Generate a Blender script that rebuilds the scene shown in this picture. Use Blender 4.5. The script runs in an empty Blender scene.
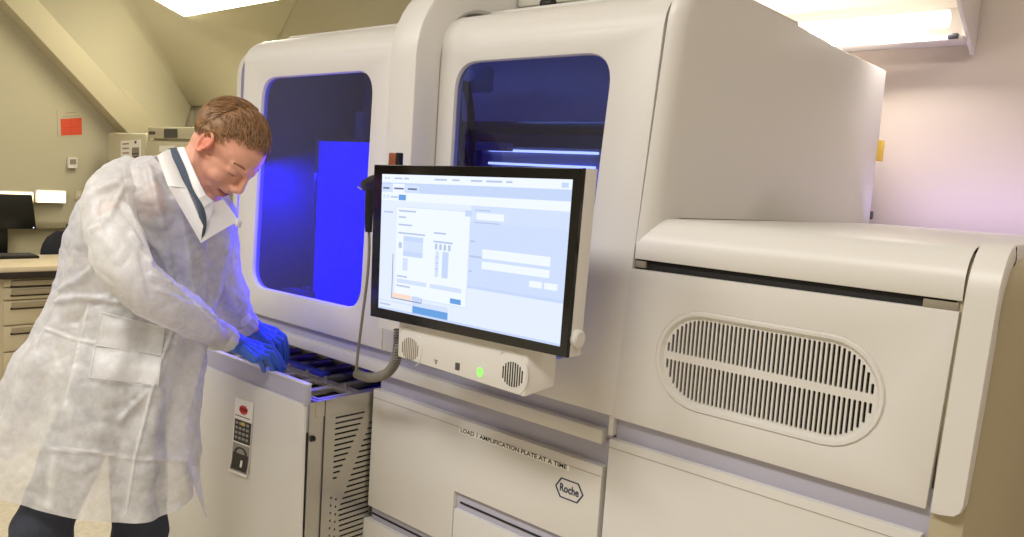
import bpy, bmesh, math, random
import numpy as np
from mathutils import Vector, Matrix, noise

random.seed(7)
S = bpy.context.scene
COL = S.collection
PI = math.pi

# ------------------------------------------------------------------ camera
FPX = 805.79
PITCH, ROLL, YAW = 0.104003, 0.0668724, 0.7178881
EYE = Vector((0, 0, 1.5))
D = 1.45                                    # plane of the analyzer's front
cy, sy, cp, sp = math.cos(YAW), math.sin(YAW), math.cos(PITCH), math.sin(PITCH)
CF = Vector((-sy * cp, cy * cp, -sp))
_r0 = Vector((cy, sy, 0)); _u0 = _r0.cross(CF)
CR = math.cos(ROLL) * _r0 + math.sin(ROLL) * _u0
CU = -math.sin(ROLL) * _r0 + math.cos(ROLL) * _u0
FH = Vector((-sy, cy, 0))

def ray(x, y): return CF * FPX + CR * (x - 512) - CU * (y - 268.5)
def atY(x, y, Y=D): d = ray(x, y); return EYE + d * (Y / d.y)
def atX(x, y, X): d = ray(x, y); return EYE + d * (X / d.x)
def atZ(x, y, Z): d = ray(x, y); return EYE + d * ((Z - EYE.z) / d.z)
def atD(x, y, dep): return EYE + ray(x, y) * (dep / FPX)
def proj(p):
    q = Vector(p) - EYE; w = q.dot(CF)
    return 512 + FPX * q.dot(CR) / w, 268.5 - FPX * q.dot(CU) / w

cam = bpy.data.cameras.new('camera'); cam.sensor_width = 36; cam.lens = FPX / 1024 * 36
cam.clip_start = 0.02
co = bpy.data.objects.new('camera', cam); COL.objects.link(co)
m = Matrix((CR, CU, -CF)).transposed().to_4x4(); m.translation = EYE
co.matrix_world = m; S.camera = co
S.view_settings.view_transform = 'Standard'; S.view_settings.look = 'None'
S.view_settings.gamma = 1; S.view_settings.exposure = .27; S.view_settings.use_curve_mapping = False
S.cycles.use_denoising = True
S.cycles.max_bounces = 10; S.cycles.transparent_max_bounces = 12
S.cycles.sample_clamp_indirect = 6

# ------------------------------------------------------------------ materials
def lin(c): return tuple(((v / 255) / 12.92 if v / 255 < .04045 else ((v / 255 + .055) / 1.055) ** 2.4) for v in c) + (1,)
M = {}
def mat(name, rgb, rough=.5, metal=0, emit=None, estr=0, bump=0, bscale=200, var=0, vscale=6, spec=.5, coat=0, detail=3):
    m = bpy.data.materials.new(name); m.use_nodes = True
    nt = m.node_tree; b = nt.nodes['Principled BSDF']
    b.inputs['Base Color'].default_value = lin(rgb); b.inputs['Roughness'].default_value = rough
    b.inputs['Metallic'].default_value = metal; b.inputs['Specular IOR Level'].default_value = spec
    b.inputs['Coat Weight'].default_value = coat
    if emit: b.inputs['Emission Color'].default_value = lin(emit); b.inputs['Emission Strength'].default_value = estr
    if bump or var:
        tc = nt.nodes.new('ShaderNodeTexCoord')
    if bump:
        n = nt.nodes.new('ShaderNodeTexNoise'); n.inputs['Scale'].default_value = bscale; n.inputs['Detail'].default_value = detail
        bp = nt.nodes.new('ShaderNodeBump'); bp.inputs['Strength'].default_value = bump; bp.inputs['Distance'].default_value = .002
        nt.links.new(tc.outputs['Object'], n.inputs['Vector'])
        nt.links.new(n.outputs['Fac'], bp.inputs['Height']); nt.links.new(bp.outputs['Normal'], b.inputs['Normal'])
    if var:
        n = nt.nodes.new('ShaderNodeTexNoise'); n.inputs['Scale'].default_value = vscale; n.inputs['Detail'].default_value = 5
        nt.links.new(tc.outputs['Object'], n.inputs['Vector'])
        r = nt.nodes.new('ShaderNodeValToRGB'); c = lin(rgb)
        r.color_ramp.elements[0].position = .3; r.color_ramp.elements[1].position = .7
        r.color_ramp.elements[0].color = tuple(v * (1 - var) for v in c[:3]) + (1,)
        r.color_ramp.elements[1].color = tuple(min(1, v * (1 + var)) for v in c[:3]) + (1,)
        nt.links.new(n.outputs['Fac'], r.inputs['Fac']); nt.links.new(r.outputs['Color'], b.inputs['Base Color'])
    M[name] = m
    return m

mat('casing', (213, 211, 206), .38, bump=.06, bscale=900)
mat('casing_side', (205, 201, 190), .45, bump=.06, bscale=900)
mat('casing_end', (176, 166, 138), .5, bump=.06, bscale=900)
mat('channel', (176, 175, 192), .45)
mat('gap_black', (18, 17, 17), .7)
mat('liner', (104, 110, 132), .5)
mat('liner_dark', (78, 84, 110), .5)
mat('hose_black', (12, 12, 16), .5)
mat('steel', (190, 186, 176), .33, metal=.85, bump=.05, bscale=60)
mat('steel_dark', (80, 80, 84), .4, metal=.8)
mat('black_plastic', (16, 16, 17), .35)
mat('bezel', (10, 10, 11), .12)
mat('grey_cord', (120, 116, 104), .55)
mat('white_paper', (240, 238, 230), .7)
mat('ink', (22, 22, 26), .6)
mat('logo_blue', (36, 46, 84), .5)
mat('stop_red', (196, 40, 40), .6)
mat('photo_grey', (74, 72, 70), .6)
mat('photo_dark', (34, 32, 32), .6)
mat('key_grey', (150, 148, 144), .6)
mat('brass_yellow', (214, 180, 70), .5)
mat('copper', (150, 84, 56), .4, metal=.4)
mat('yellow', (226, 190, 70), .5)
mat('blue_plastic', (36, 44, 150), .4)
mat('skin', (222, 164, 138), .5, bump=.12, bscale=350, var=.05, vscale=30)
M['skin'].node_tree.nodes['Principled BSDF'].inputs['Subsurface Weight'].default_value = .12
M['skin'].node_tree.nodes['Principled BSDF'].inputs['Subsurface Radius'].default_value = (.012, .005, .003)
mat('ear_skin', (224, 146, 122), .5)
mat('lip', (196, 124, 106), .45)
mat('mouth_line', (122, 62, 52), .6)
mat('teeth', (232, 226, 212), .3)
mat('eye_white', (230, 226, 220), .2)
mat('iris', (70, 80, 84), .15)
mat('hair', (128, 94, 60), .55, var=.35, vscale=60, bump=.5, bscale=160)
mat('brow', (150, 106, 78), .7)
mat('shirt', (238, 238, 240), .75, bump=.1, bscale=600)
mat('slate', (70, 80, 98), .85, bump=.2, bscale=700)
mat('trousers', (52, 56, 68), .9, bump=.35, bscale=500)
mat('shoe', (28, 26, 26), .5)
mat('glove', (62, 104, 206), .42, bump=.25, bscale=90, spec=.4)
mat('wall_paint', (184, 177, 152), .85, bump=.08, bscale=250)
mat('wall_paint_pink_lit', (206, 194, 182), .85, bump=.08, bscale=250)  # same wall paint, with the pinkish lamp light put into its colour
mat('beam_paint', (190, 181, 154), .8)
mat('ceiling_paint', (226, 220, 200), .9)
mat('floor_vinyl', (218, 208, 186), .4, var=.12, vscale=45)
mat('bench_top', (222, 206, 178), .45)
mat('bench_edge', (44, 36, 32), .5)
mat('cabinet_cream', (204, 192, 164), .5)
mat('handle_shade', (160, 148, 122), .5)
mat('fridge', (192, 186, 160), .4)
mat('trunking', (150, 142, 118), .5)
mat('sign_red', (206, 72, 40), .6)
mat('chair_fabric', (34, 36, 46), .9)
mat('lamp_shell', (222, 216, 210), .5)
mat('lamp_glow', (255, 250, 235), .5, emit=(255, 244, 226), estr=1.0)
mat('lamp_glow_room', (255, 250, 235), .5, emit=(255, 248, 222), estr=6)
mat('shelf_glow', (255, 245, 215), .5, emit=(255, 238, 190), estr=2.2)
mat('led_blue', (60, 40, 255), .5, emit=(4, 0, 255), estr=.7)
mat('led_white', (220, 220, 255), .5, emit=(190, 205, 255), estr=2.2)
mat('led_green', (120, 230, 90), .5, emit=(90, 230, 60), estr=1.6)
mat('speaker_hole', (52, 48, 42), .8)
mat('button_grey', (140, 132, 116), .5)

def emis(name, rgb, st=.95):
    m = bpy.data.materials.new(name); m.use_nodes = True; b = m.node_tree.nodes['Principled BSDF']
    b.inputs['Base Color'].default_value = (.01, .01, .01, 1); b.inputs['Roughness'].default_value = .3
    b.inputs['Emission Color'].default_value = lin(rgb); b.inputs['Emission Strength'].default_value = st
    M[name] = m
for n, c in dict(ui_bg=(214, 224, 246), ui_white=(226, 234, 252), ui_bar=(186, 203, 235), ui_panel=(194, 209, 240),
                 ui_blue=(92, 150, 214), ui_text=(172, 187, 214), ui_dark=(96, 112, 148), ui_pale=(198, 212, 240),
                 ui_orange=(236, 208, 190)).items(): emis(n, c)

def glass():
    m = bpy.data.materials.new('tinted_glass'); m.use_nodes = True; nt = m.node_tree; nt.nodes.clear()
    o = nt.nodes.new('ShaderNodeOutputMaterial'); mx = nt.nodes.new('ShaderNodeMixShader')
    t = nt.nodes.new('ShaderNodeBsdfTransparent'); t.inputs[0].default_value = (.62, .66, .8, 1)
    g = nt.nodes.new('ShaderNodeBsdfGlossy'); g.inputs[0].default_value = (.85, .88, 1, 1); g.inputs['Roughness'].default_value = .03
    f = nt.nodes.new('ShaderNodeFresnel'); f.inputs[0].default_value = 1.5
    a = nt.nodes.new('ShaderNodeMath'); a.operation = 'ADD'; a.inputs[1].default_value = .05
    ge = nt.nodes.new('ShaderNodeNewGeometry'); iv = nt.nodes.new('ShaderNodeMath'); iv.operation = 'SUBTRACT'; iv.inputs[0].default_value = 1
    mu = nt.nodes.new('ShaderNodeMath'); mu.operation = 'MULTIPLY'
    nt.links.new(ge.outputs['Backfacing'], iv.inputs[1]); nt.links.new(f.outputs[0], a.inputs[0]); nt.links.new(a.outputs[0], mu.inputs[0])
    nt.links.new(iv.outputs[0], mu.inputs[1]); nt.links.new(mu.outputs[0], mx.inputs[0])
    nt.links.new(t.outputs[0], mx.inputs[1]); nt.links.new(g.outputs[0], mx.inputs[2]); nt.links.new(mx.outputs[0], o.inputs[0])
    M['glass'] = m
glass()
def coat_mat(name, rgb, transp, transl):
    m = bpy.data.materials.new(name); m.use_nodes = True; nt = m.node_tree; nt.nodes.clear(); N = nt.nodes.new; L = nt.links.new
    o = N('ShaderNodeOutputMaterial'); d = N('ShaderNodeBsdfDiffuse'); tl = N('ShaderNodeBsdfTranslucent'); tl.inputs[0].default_value = lin(rgb)
    gl = N('ShaderNodeBsdfGlossy'); gl.inputs['Roughness'].default_value = .4; tr = N('ShaderNodeBsdfTransparent')
    m1, m2, m3 = N('ShaderNodeMixShader'), N('ShaderNodeMixShader'), N('ShaderNodeMixShader')
    m1.inputs[0].default_value = transl; m3.inputs[0].default_value = .06
    tc = N('ShaderNodeTexCoord'); n = N('ShaderNodeTexNoise'); n.inputs['Scale'].default_value = 30; n.inputs['Detail'].default_value = 8; n.inputs['Roughness'].default_value = .7
    rg = N('ShaderNodeTexNoise'); rg.noise_type = 'RIDGED_MULTIFRACTAL'; rg.inputs['Scale'].default_value = 9; rg.inputs['Detail'].default_value = 5; rg.inputs['Roughness'].default_value = .6
    b = N('ShaderNodeBump'); b.inputs['Strength'].default_value = .5; b.inputs['Distance'].default_value = .004
    b2 = N('ShaderNodeBump'); b2.inputs['Strength'].default_value = .35; b2.inputs['Distance'].default_value = .003
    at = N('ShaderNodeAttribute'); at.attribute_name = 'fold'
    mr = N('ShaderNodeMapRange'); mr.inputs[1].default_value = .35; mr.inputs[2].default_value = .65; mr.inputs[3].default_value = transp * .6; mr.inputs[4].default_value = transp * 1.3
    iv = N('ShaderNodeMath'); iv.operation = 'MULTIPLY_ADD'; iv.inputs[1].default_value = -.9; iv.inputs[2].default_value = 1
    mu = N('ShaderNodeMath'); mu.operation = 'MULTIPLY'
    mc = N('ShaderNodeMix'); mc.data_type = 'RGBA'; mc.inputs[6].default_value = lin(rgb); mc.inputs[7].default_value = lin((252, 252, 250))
    L(tc.outputs['Object'], n.inputs['Vector']); L(tc.outputs['Object'], rg.inputs['Vector'])
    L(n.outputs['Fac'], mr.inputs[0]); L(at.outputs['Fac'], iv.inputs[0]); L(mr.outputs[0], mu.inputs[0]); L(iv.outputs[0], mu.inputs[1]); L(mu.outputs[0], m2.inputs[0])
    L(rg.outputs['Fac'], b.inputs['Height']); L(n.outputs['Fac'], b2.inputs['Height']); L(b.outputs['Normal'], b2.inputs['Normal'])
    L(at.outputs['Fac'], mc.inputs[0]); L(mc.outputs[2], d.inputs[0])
    for x in (d, tl, gl): L(b2.outputs['Normal'], x.inputs['Normal'])
    L(d.outputs[0], m1.inputs[1]); L(tl.outputs[0], m1.inputs[2]); L(m1.outputs[0], m3.inputs[1]); L(gl.outputs[0], m3.inputs[2])
    L(m3.outputs[0], m2.inputs[1]); L(tr.outputs[0], m2.inputs[2]); L(m2.outputs[0], o.inputs[0])
    M[name] = m
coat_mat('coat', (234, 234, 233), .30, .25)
coat_mat('coat_double', (232, 231, 229), .06, .2)

# ------------------------------------------------------------------ mesh builder
ORG = {}
def lp(a, b, t): return a + (b - a) * t

class MB:
    def __init__(s): s.v = []; s.f = []; s.m = []
    def add(s, vs, fs, mi=0):
        o = len(s.v); s.v += [tuple(v) for v in vs]; s.f += [tuple(i + o for i in f) for f in fs]; s.m += [mi] * len(fs); return s
    def bm(s, bm, mi=0):
        bm.verts.index_update(); s.add([v.co.copy() for v in bm.verts], [[v.index for v in f.verts] for f in bm.faces], mi); bm.free(); return s
    def box(s, x0, x1, y0, y1, z0, z1, b=.003, mi=0, seg=2):
        bm = bmesh.new(); bmesh.ops.create_cube(bm, size=1)
        for v in bm.verts: v.co = Vector(((x0 + x1) / 2 + v.co.x * (x1 - x0), (y0 + y1) / 2 + v.co.y * (y1 - y0), (z0 + z1) / 2 + v.co.z * (z1 - z0)))
        b = min(b, .45 * min(abs(x1 - x0), abs(y1 - y0), abs(z1 - z0)))
        if b > 0: bmesh.ops.bevel(bm, geom=bm.edges[:], offset=b, segments=seg, affect='EDGES', profile=.5)
        return s.bm(bm, mi)
    def hexa(s, pts, b=.003, mi=0):
        # eight corners, bottom four then top four (both anticlockwise)
        bm = bmesh.new(); vs = [bm.verts.new(p) for p in pts]
        for f in ((3, 2, 1, 0), (4, 5, 6, 7), (0, 1, 5, 4), (1, 2, 6, 5), (2, 3, 7, 6), (3, 0, 4, 7)): bm.faces.new([vs[i] for i in f])
        bmesh.ops.recalc_face_normals(bm, faces=bm.faces[:])
        if b: bmesh.ops.bevel(bm, geom=bm.edges[:], offset=b, segments=2, affect='EDGES', profile=.5)
        return s.bm(bm, mi)
    def loft(s, rows, closed=True, cap0=False, cap1=False, mi=0):
        n = len(rows[0]); vs = [p for r in rows for p in r]; fs = []
        for i in range(len(rows) - 1):
            for j in range(n if closed else n - 1):
                k = (j + 1) % n
                fs.append((i * n + j, i * n + k, (i + 1) * n + k, (i + 1) * n + j))
        if cap0: fs.append(tuple(reversed(range(n))))
        if cap1: fs.append(tuple((len(rows) - 1) * n + j for j in range(n)))
        return s.add(vs, fs, mi)
    def tube(s, path, r, n=10, caps=True, mi=0, flat=None):
        path = [Vector(p) for p in path]; rows = []; up = None
        for i, p in enumerate(path):
            t = (path[min(i + 1, len(path) - 1)] - path[max(i - 1, 0)]).normalized()
            if up is None:
                up = t.orthogonal().normalized() if flat is None else (Vector(flat) - t * t.dot(Vector(flat))).normalized()
            up = (up - t * up.dot(t)).normalized(); w = t.cross(up)
            rr = r[i] if isinstance(r, (list, tuple)) else r
            ra, rb = rr if isinstance(rr, (list, tuple)) else (rr, rr)
            rows.append([p + up * (ra * math.cos(a)) + w * (rb * math.sin(a)) for a in [2 * PI * k / n for k in range(n)]])
        return s.loft(rows, True, caps, caps, mi)
    def ell(s, c, r, M3=None, n=20, mi=0):
        c = Vector(c); rows = []
        for i in range(n // 2 + 1):
            t = PI * i / (n // 2); z = -math.cos(t); q = max(math.sin(t), .02)
            row = []
            for k in range(n):
                a = 2 * PI * k / n; p = Vector((q * math.cos(a) * r[0], q * math.sin(a) * r[1], z * r[2]))
                row.append(c + (M3 @ p if M3 else p))
            rows.append(row)
        return s.loft(rows, True, True, True, mi)
    def cap(s, a, ra, b, rb, n=14):
        a = Vector(a); b = Vector(b)
        s.ell(a, (ra,) * 3, n=n); s.ell(b, (rb,) * 3, n=n)
        k = max(2, int((b - a).length / max(.004, min(ra, rb) * .7)))
        return s.tube([lp(a, b, i / k) for i in range(k + 1)], [lp(ra, rb, i / k) for i in range(k + 1)], n)
    def plate(s, outer, holes, fn, t, b=.002, mi=0, hmi=None):
        """outline and holes in 2-D; fn(u, v, depth) gives the 3-D point; t thickness; rounded front edge b"""
        def area(l): return sum(l[i][0] * l[(i + 1) % len(l)][1] - l[(i + 1) % len(l)][0] * l[i][1] for i in range(len(l))) / 2
        def off(l, d):
            sg = 1 if area(l) > 0 else -1; n = len(l); o = []
            for i in range(n):
                p, q, r = Vector(l[i - 1]), Vector(l[i]), Vector(l[(i + 1) % n])
                a = (q - p).normalized(); c = (r - q).normalized()
                na = Vector((-a.y, a.x)) * sg; nc = Vector((-c.y, c.x)) * sg
                h = (na + nc); h = h / max(.3, h.length_squared) * 2
                o.append(tuple(q + h * d))
            return o
        bm = bmesh.new()
        def ring(l, d): return [bm.verts.new(fn(u, v, d)) for u, v in l]
        loops = [(outer, 1)] + [(h, -1) for h in holes]
        fe, be = [], []
        for l, sg in loops:
            st = [(0, sg * b), (b * .3, sg * b * .3), (b, 0)] if b > 0 else [(0, 0)]
            rs = [ring(off(l, o) if o else l, d) for d, o in st] + [ring(l, t)]
            n = len(l)
            for a, c in zip(rs, rs[1:]):
                for i in range(n):
                    try: bm.faces.new((a[i], a[(i + 1) % n], c[(i + 1) % n], c[i]))
                    except ValueError: pass
            for rr, lst in ((rs[0], fe), (rs[-1], be)):
                for i in range(n): lst.append(bm.edges.get((rr[i], rr[(i + 1) % n])) or bm.edges.new((rr[i], rr[(i + 1) % n])))
        bmesh.ops.triangle_fill(bm, edges=fe, use_beauty=True); bmesh.ops.triangle_fill(bm, edges=be, use_beauty=True)
        bmesh.ops.recalc_face_normals(bm, faces=bm.faces[:])
        return s.bm(bm, mi)
    def text(s, txt, size, fn, ext=.0004, mi=0, align='CENTER', font_off=0):
        c = bpy.data.curves.new('t', 'FONT'); c.body = txt; c.size = size; c.align_x = align; c.align_y = 'CENTER'
        c.extrude = ext; c.resolution_u = 3; c.offset = font_off
        o = bpy.data.objects.new('t', c); COL.objects.link(o); bpy.context.view_layer.update()
        me = bpy.data.meshes.new_from_object(o.evaluated_get(bpy.context.evaluated_depsgraph_get()))
        s.add([fn(v.co.x, v.co.y, -v.co.z) for v in me.vertices], [tuple(p.vertices) for p in me.polygons], mi)
        bpy.data.objects.remove(o); bpy.data.curves.remove(c); bpy.data.meshes.remove(me); return s
    def build(s, name, mats, parent=None, origin=None, angle=32, flip=False, recalc=True):
        if not isinstance(mats, (list, tuple)): mats = [mats]
        if parent is not None: o3 = ORG[parent.name]
        else: o3 = Vector(origin if origin is not None else (0, 0, 0))
        me = bpy.data.meshes.new(name)
        me.from_pydata([tuple(Vector(v) - o3) for v in s.v], [], s.f)
        for k in mats: me.materials.append(M[k])
        me.polygons.foreach_set('material_index', s.m)
        if recalc:
            bm = bmesh.new(); bm.from_mesh(me); bmesh.ops.recalc_face_normals(bm, faces=bm.faces[:]); bm.to_mesh(me); bm.free()
        me.shade_smooth(); me.set_sharp_from_angle(angle=math.radians(angle)); me.update()
        o = bpy.data.objects.new(name, me); COL.objects.link(o)
        if parent is not None: o.parent = parent
        else: o.location = o3
        ORG[o.name] = o3
        return o
    def remesh(s, vox, smooth=4, fac=.5, post=None):
        """fuse everything gathered so far into one continuous surface"""
        me = bpy.data.meshes.new('t'); me.from_pydata(s.v, [], s.f)
        bm = bmesh.new(); bm.from_mesh(me); bmesh.ops.recalc_face_normals(bm, faces=bm.faces[:]); bm.to_mesh(me); bm.free()
        o = bpy.data.objects.new('t', me); COL.objects.link(o)
        r = o.modifiers.new('r', 'REMESH'); r.mode = 'VOXEL'; r.voxel_size = vox
        if smooth: q = o.modifiers.new('s', 'SMOOTH'); q.iterations = smooth; q.factor = fac
        bpy.context.view_layer.update()
        e = bpy.data.meshes.new_from_object(o.evaluated_get(bpy.context.evaluated_depsgraph_get()))
        s.v = [tuple(v.co) for v in e.vertices]; s.f = [tuple(p.vertices) for p in e.polygons]; s.m = [0] * len(s.f)
        if post: s.v = [tuple(post(Vector(v))) for v in s.v]
        bpy.data.objects.remove(o); bpy.data.meshes.remove(me); bpy.data.meshes.remove(e)
        return s

def tag(o, label, cat, group=None):
    o['label'] = label; o['category'] = cat
    if group: o['group'] = group
    return o
def thing(name, loc, label, cat, group=None):
    o = bpy.data.objects.new(name, None); o.empty_display_size = .1; COL.objects.link(o); o.location = loc
    ORG[o.name] = Vector(loc); return tag(o, label, cat, group)
def struct(o): o['kind'] = 'structure'; return o
def front(y0): return lambda u, v, d: Vector((u, y0 + d, v))
def rrect(x0, x1, z0, z1, r, n=6):
    o = []
    for cx, cz, a0 in ((x1 - r, z1 - r, 0), (x0 + r, z1 - r, 90), (x0 + r, z0 + r, 180), (x1 - r, z0 + r, 270)):
        for k in range(n + 1):
            a = math.radians(a0 + 90 * k / n); o.append((cx + r * math.cos(a), cz + r * math.sin(a)))
    return o
def rpoly(pts, rad, n=6):
    """polygon with rounded corners"""
    o = []; N = len(pts)
    for i in range(N):
        p, q, r = Vector(pts[i - 1]), Vector(pts[i]), Vector(pts[(i + 1) % N])
        rr = rad[i] if isinstance(rad, (list, tuple)) else rad
        if rr <= 0: o.append(tuple(q)); continue
        a = q + (p - q).normalized() * rr; c = q + (r - q).normalized() * rr
        for k in range(n + 1):
            t = k / n; o.append(tuple(a * (1 - t) ** 2 + q * 2 * t * (1 - t) + c * t * t))
    return o
def xz(*pts, Y=D): return [(lambda p: (p.x, p.z))(atY(x, y, Y)) for x, y in pts]

exec_parts = []
# ------------------------------------------------------------------ room shell
EW, BW, CEIL = -5.9, 3.0, 3.3               # end wall, back wall, ceiling
def wall(name, pts, m, thick):
    mb = MB(); mb.hexa(pts, 0); return struct(mb.build(name, m))
struct(MB().box(-6.2, 2.0, -3.2, 3.2, -.1, 0, 0).build('floor', 'floor_vinyl'))
struct(MB().box(EW - .15, EW, -3.2, 3.2, 0, CEIL, 0).build('wall_left', 'wall_paint'))
struct(MB().box(EW, -1.75, BW, BW + .15, 0, CEIL, 0).build('wall_back', 'wall_paint'))
struct(MB().box(-1.75, 2.0, BW, BW + .15, 0, CEIL, 0).build('wall_rear', 'wall_paint_pink_lit'))  # right part of the same back wall, its pinker light painted in
struct(MB().box(1.7, 1.85, -3.2, BW, 0, CEIL, 0).build('wall_right', 'wall_paint_pink_lit'))
struct(MB().box(EW, 1.7, -3.2, -3.05, 0, CEIL, 0).build('wall_front', 'wall_paint'))
struct(MB().box(-6.1, 1.9, -3.2, 3.2, CEIL, CEIL + .1, 0).build('ceiling', 'ceiling_paint'))
# sloping ceiling facet between the diagonal beam and the back wall
b0, b1 = atX(126, 131, EW + .16), atX(-19, -24, EW + .16)
b0b, b1b = atX(158, 124, EW + .16), atX(20, -28, EW + .16)
# diagonal beam: its near face, with depth back to the end wall
dX = Vector((-.2, 0, 0))
ex = (b0 - b1).normalized() * .35; exb = (b0b - b1b).normalized() * .3
ux = (b1 - b0).normalized() * .9
A, B, C_, D_ = b0 + ex, b0b + exb, b1b + ux, b1 + ux
struct(MB().hexa([A, B, B + dX, A + dX, D_, C_, C_ + dX, D_ + dX], .006).build('trim_1', 'beam_paint'))
v0, v1 = atX(191, 106, EW + .02), atX(112, -16, EW + .42)
vx = (v1 - v0).normalized() * .5; v1 = v1 + vx
w0, w1 = atY(242, 104, BW - .004), atY(330, -40, BW - .004); w1 = Vector((w1.x, w1.y, v1.z))
mb = MB(); rows = []
P0, P1 = lp(A, B, .8) - exb * .2, lp(D_, C_, .8)
for i in range(15):
    t = i / 14
    p, q = lp(P0, v0, t), lp(P1, v1, t)
    rows.append([lp(p, q, k / 10) for k in range(11)])
for i in range(1, 15):
    t = i / 14
    p, q = lp(v0, w0, t), lp(v1, w1, t)
    rows.append([lp(p, q, k / 10) for k in range(11)])
mb.loft(rows, closed=False)
mb.loft([[p + Vector((-.01, .012, .02)) for p in r] for r in rows], closed=False)
struct(mb.build('trim_2', 'wall_paint', angle=70))

# ------------------------------------------------------------------ analyzer
an = thing('laboratory_analyzer', (-1.4, 2.1, 0), 'large white laboratory analyzer with two blue-lit windows and an opened drawer', 'laboratory machine')
XL, XR, YB = -2.53, -.905, 2.87
# housing
mb = MB()
mb.box(-1.755, -.29, 1.482, YB, .06, .93, .002)               # lower right carcass
mb.box(-2.545, -2.52, 1.47, YB, .06, 1.0, .002)
mb.box(-2.545, -1.75, 1.47, YB, .06, .14, .002)
mb.box(-2.545, -1.75, 2.35, YB, .06, .96, .002)
mb.box(-2.545, -.93, 1.49, YB, .955, 1.0, .002)
mb.box(-.96, -.29, 1.482, YB, .9, 1.40, .002)
mb.box(-2.53, -.92, 2.5, YB, 1.0, 1.93, .002)
mb.box(-2.53, -.92, 1.62, YB, 1.93, 1.962, .01)
mb.box(-.965, -.925, 1.485, YB, 1.0, 1.95, .002)
mb.build('housing', 'casing', an)
# left outer skin with rounded top front corner
def sidepoly(): return rpoly([(1.475, .05), (2.87, .05), (2.87, 1.95), (1.475, 1.90)], [0, 0, .02, .1], 8)
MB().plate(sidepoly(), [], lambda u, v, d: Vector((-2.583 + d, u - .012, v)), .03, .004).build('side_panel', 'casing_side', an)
# feet and kick plate
MB().box(-2.5, -.3, 1.55, 1.6, 0, .07, .002).build('kick_plate', 'gap_black', an)
# recess channels
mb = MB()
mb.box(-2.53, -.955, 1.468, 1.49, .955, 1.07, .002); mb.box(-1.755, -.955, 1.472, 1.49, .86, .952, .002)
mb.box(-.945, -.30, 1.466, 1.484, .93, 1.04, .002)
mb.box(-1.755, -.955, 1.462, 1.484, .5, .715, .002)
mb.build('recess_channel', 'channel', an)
mb = MB(); mb.box(-.957, -.945, 1.452, 1.49, .968, 1.012, .001); mb.build('channel_post', 'casing', an)
mb = MB(); mb.box(-2.53, -.968, 1.445, 1.478, .944, .977, .004); mb.build('front_rail', 'casing', an)

def door(outline_left, xr0, xr1, zb, ztop, R, rc, hole, name):
    """door leaf: flat face with a rounded window, rolled back over the top edge; left and right edges may lean"""
    mb = MB()
    zf = ztop - R
    xl0, xl1 = outline_left
    xl = lambda z: lp(xl0, xl1, (z - zb) / (zf - zb)); xr = lambda z: lp(xr0, xr1, (z - zb) / (zf - zb))
    outer = [(xl0, zb), (xr0, zb), (xr1, zf + .0026), (xl1, zf + .0026)]
    mb.plate(outer, [hole], front(D), .024, .0025)
    # window bevel lip
    rows = []
    NR = 12
    for i in range(NR + 1):                     # rolled top
        a = PI / 2 * i / NR
        y = D + R * (1 - math.cos(a)) * 1.25; z = zf + R * math.sin(a)
        dx = 0
        if rc > 0:
            q = max(0, (z - (ztop - rc)) / rc); dx = rc * (1 - math.sqrt(max(0, 1 - q * q)))
        a0, a1 = xl1 + dx + (xl1 - xl0) * (z - zf) / (zf - zb), xr1 + (xr1 - xr0) * (z - zf) / (zf - zb)
        rows.append([Vector((lp(a0, a1, k / 8), y, z)) for k in range(9)])
    rows.append([Vector((p.x, 1.75, p.z)) for p in rows[-1]])
    back = [[p + Vector((0, .02 if i < NR else 0, -.02 * math.sin(PI / 2 * min(1, i / NR)))) for p in r] for i, r in enumerate(rows)]
    mb.loft([[*r, *reversed(b)] for r, b in zip(rows, back)], True, True, True)
    return mb.build(name, 'casing', an, angle=28)
def hole_of(pts, rad): return rpoly(xz(*pts), rad, 8)
hl = hole_of([(251.5, 286), (359.5, 310.5), (373.5, 70), (262.5, 78)], .075)
d1 = door((-2.53, -2.512), -1.735, -1.735, 1.012, 1.93, .085, .05, hl, 'window_door')
hr = hole_of([(415, 332), (584, 372), (610.5, 52.5), (438, 62.5)], [.075, .075, .085, .0])
hr = rpoly([(-1.50, 1.11), (-1.062, 1.105), (-1.02, 1.796), (-1.50, 1.796)], .075, 8)
# seam between right door and the tall side cover leans with the photo
d2 = door((-1.73, -1.73), atY(612.5, 416).x, -.9, 1.012, 1.93, .085, 0, hr, 'window_door')
for dd, hh in ((d1, hl), (d2, hr)):
    xs = [p[0] for p in hh]; zs = [p[1] for p in hh]
    g = rrect(min(xs) - .012, max(xs) + .012, min(zs) - .012, max(zs) + .012, .07)
    MB().plate(g, [], front(D + .010), .004, 0).build('window_pane', 'glass', dd, recalc=True)
    # soft bevel frame around the glass
    mb = MB(); c = Vector((sum(xs) / len(xs), sum(zs) / len(zs)))
    r0 = [Vector((u, D + .0035, v)) for u, v in hh]
    r1 = [Vector((u + (c.x - u) * .006, D + .0095, v + (c.y - v) * .006)) for u, v in hh]
    r2 = [Vector((u - (c.x - u) * .004, D + .0095, v - (c.y - v) * .004)) for u, v in hh]
    mb.loft([r0, r1, r2], True); mb.build('window_frame', 'casing', dd)

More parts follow.
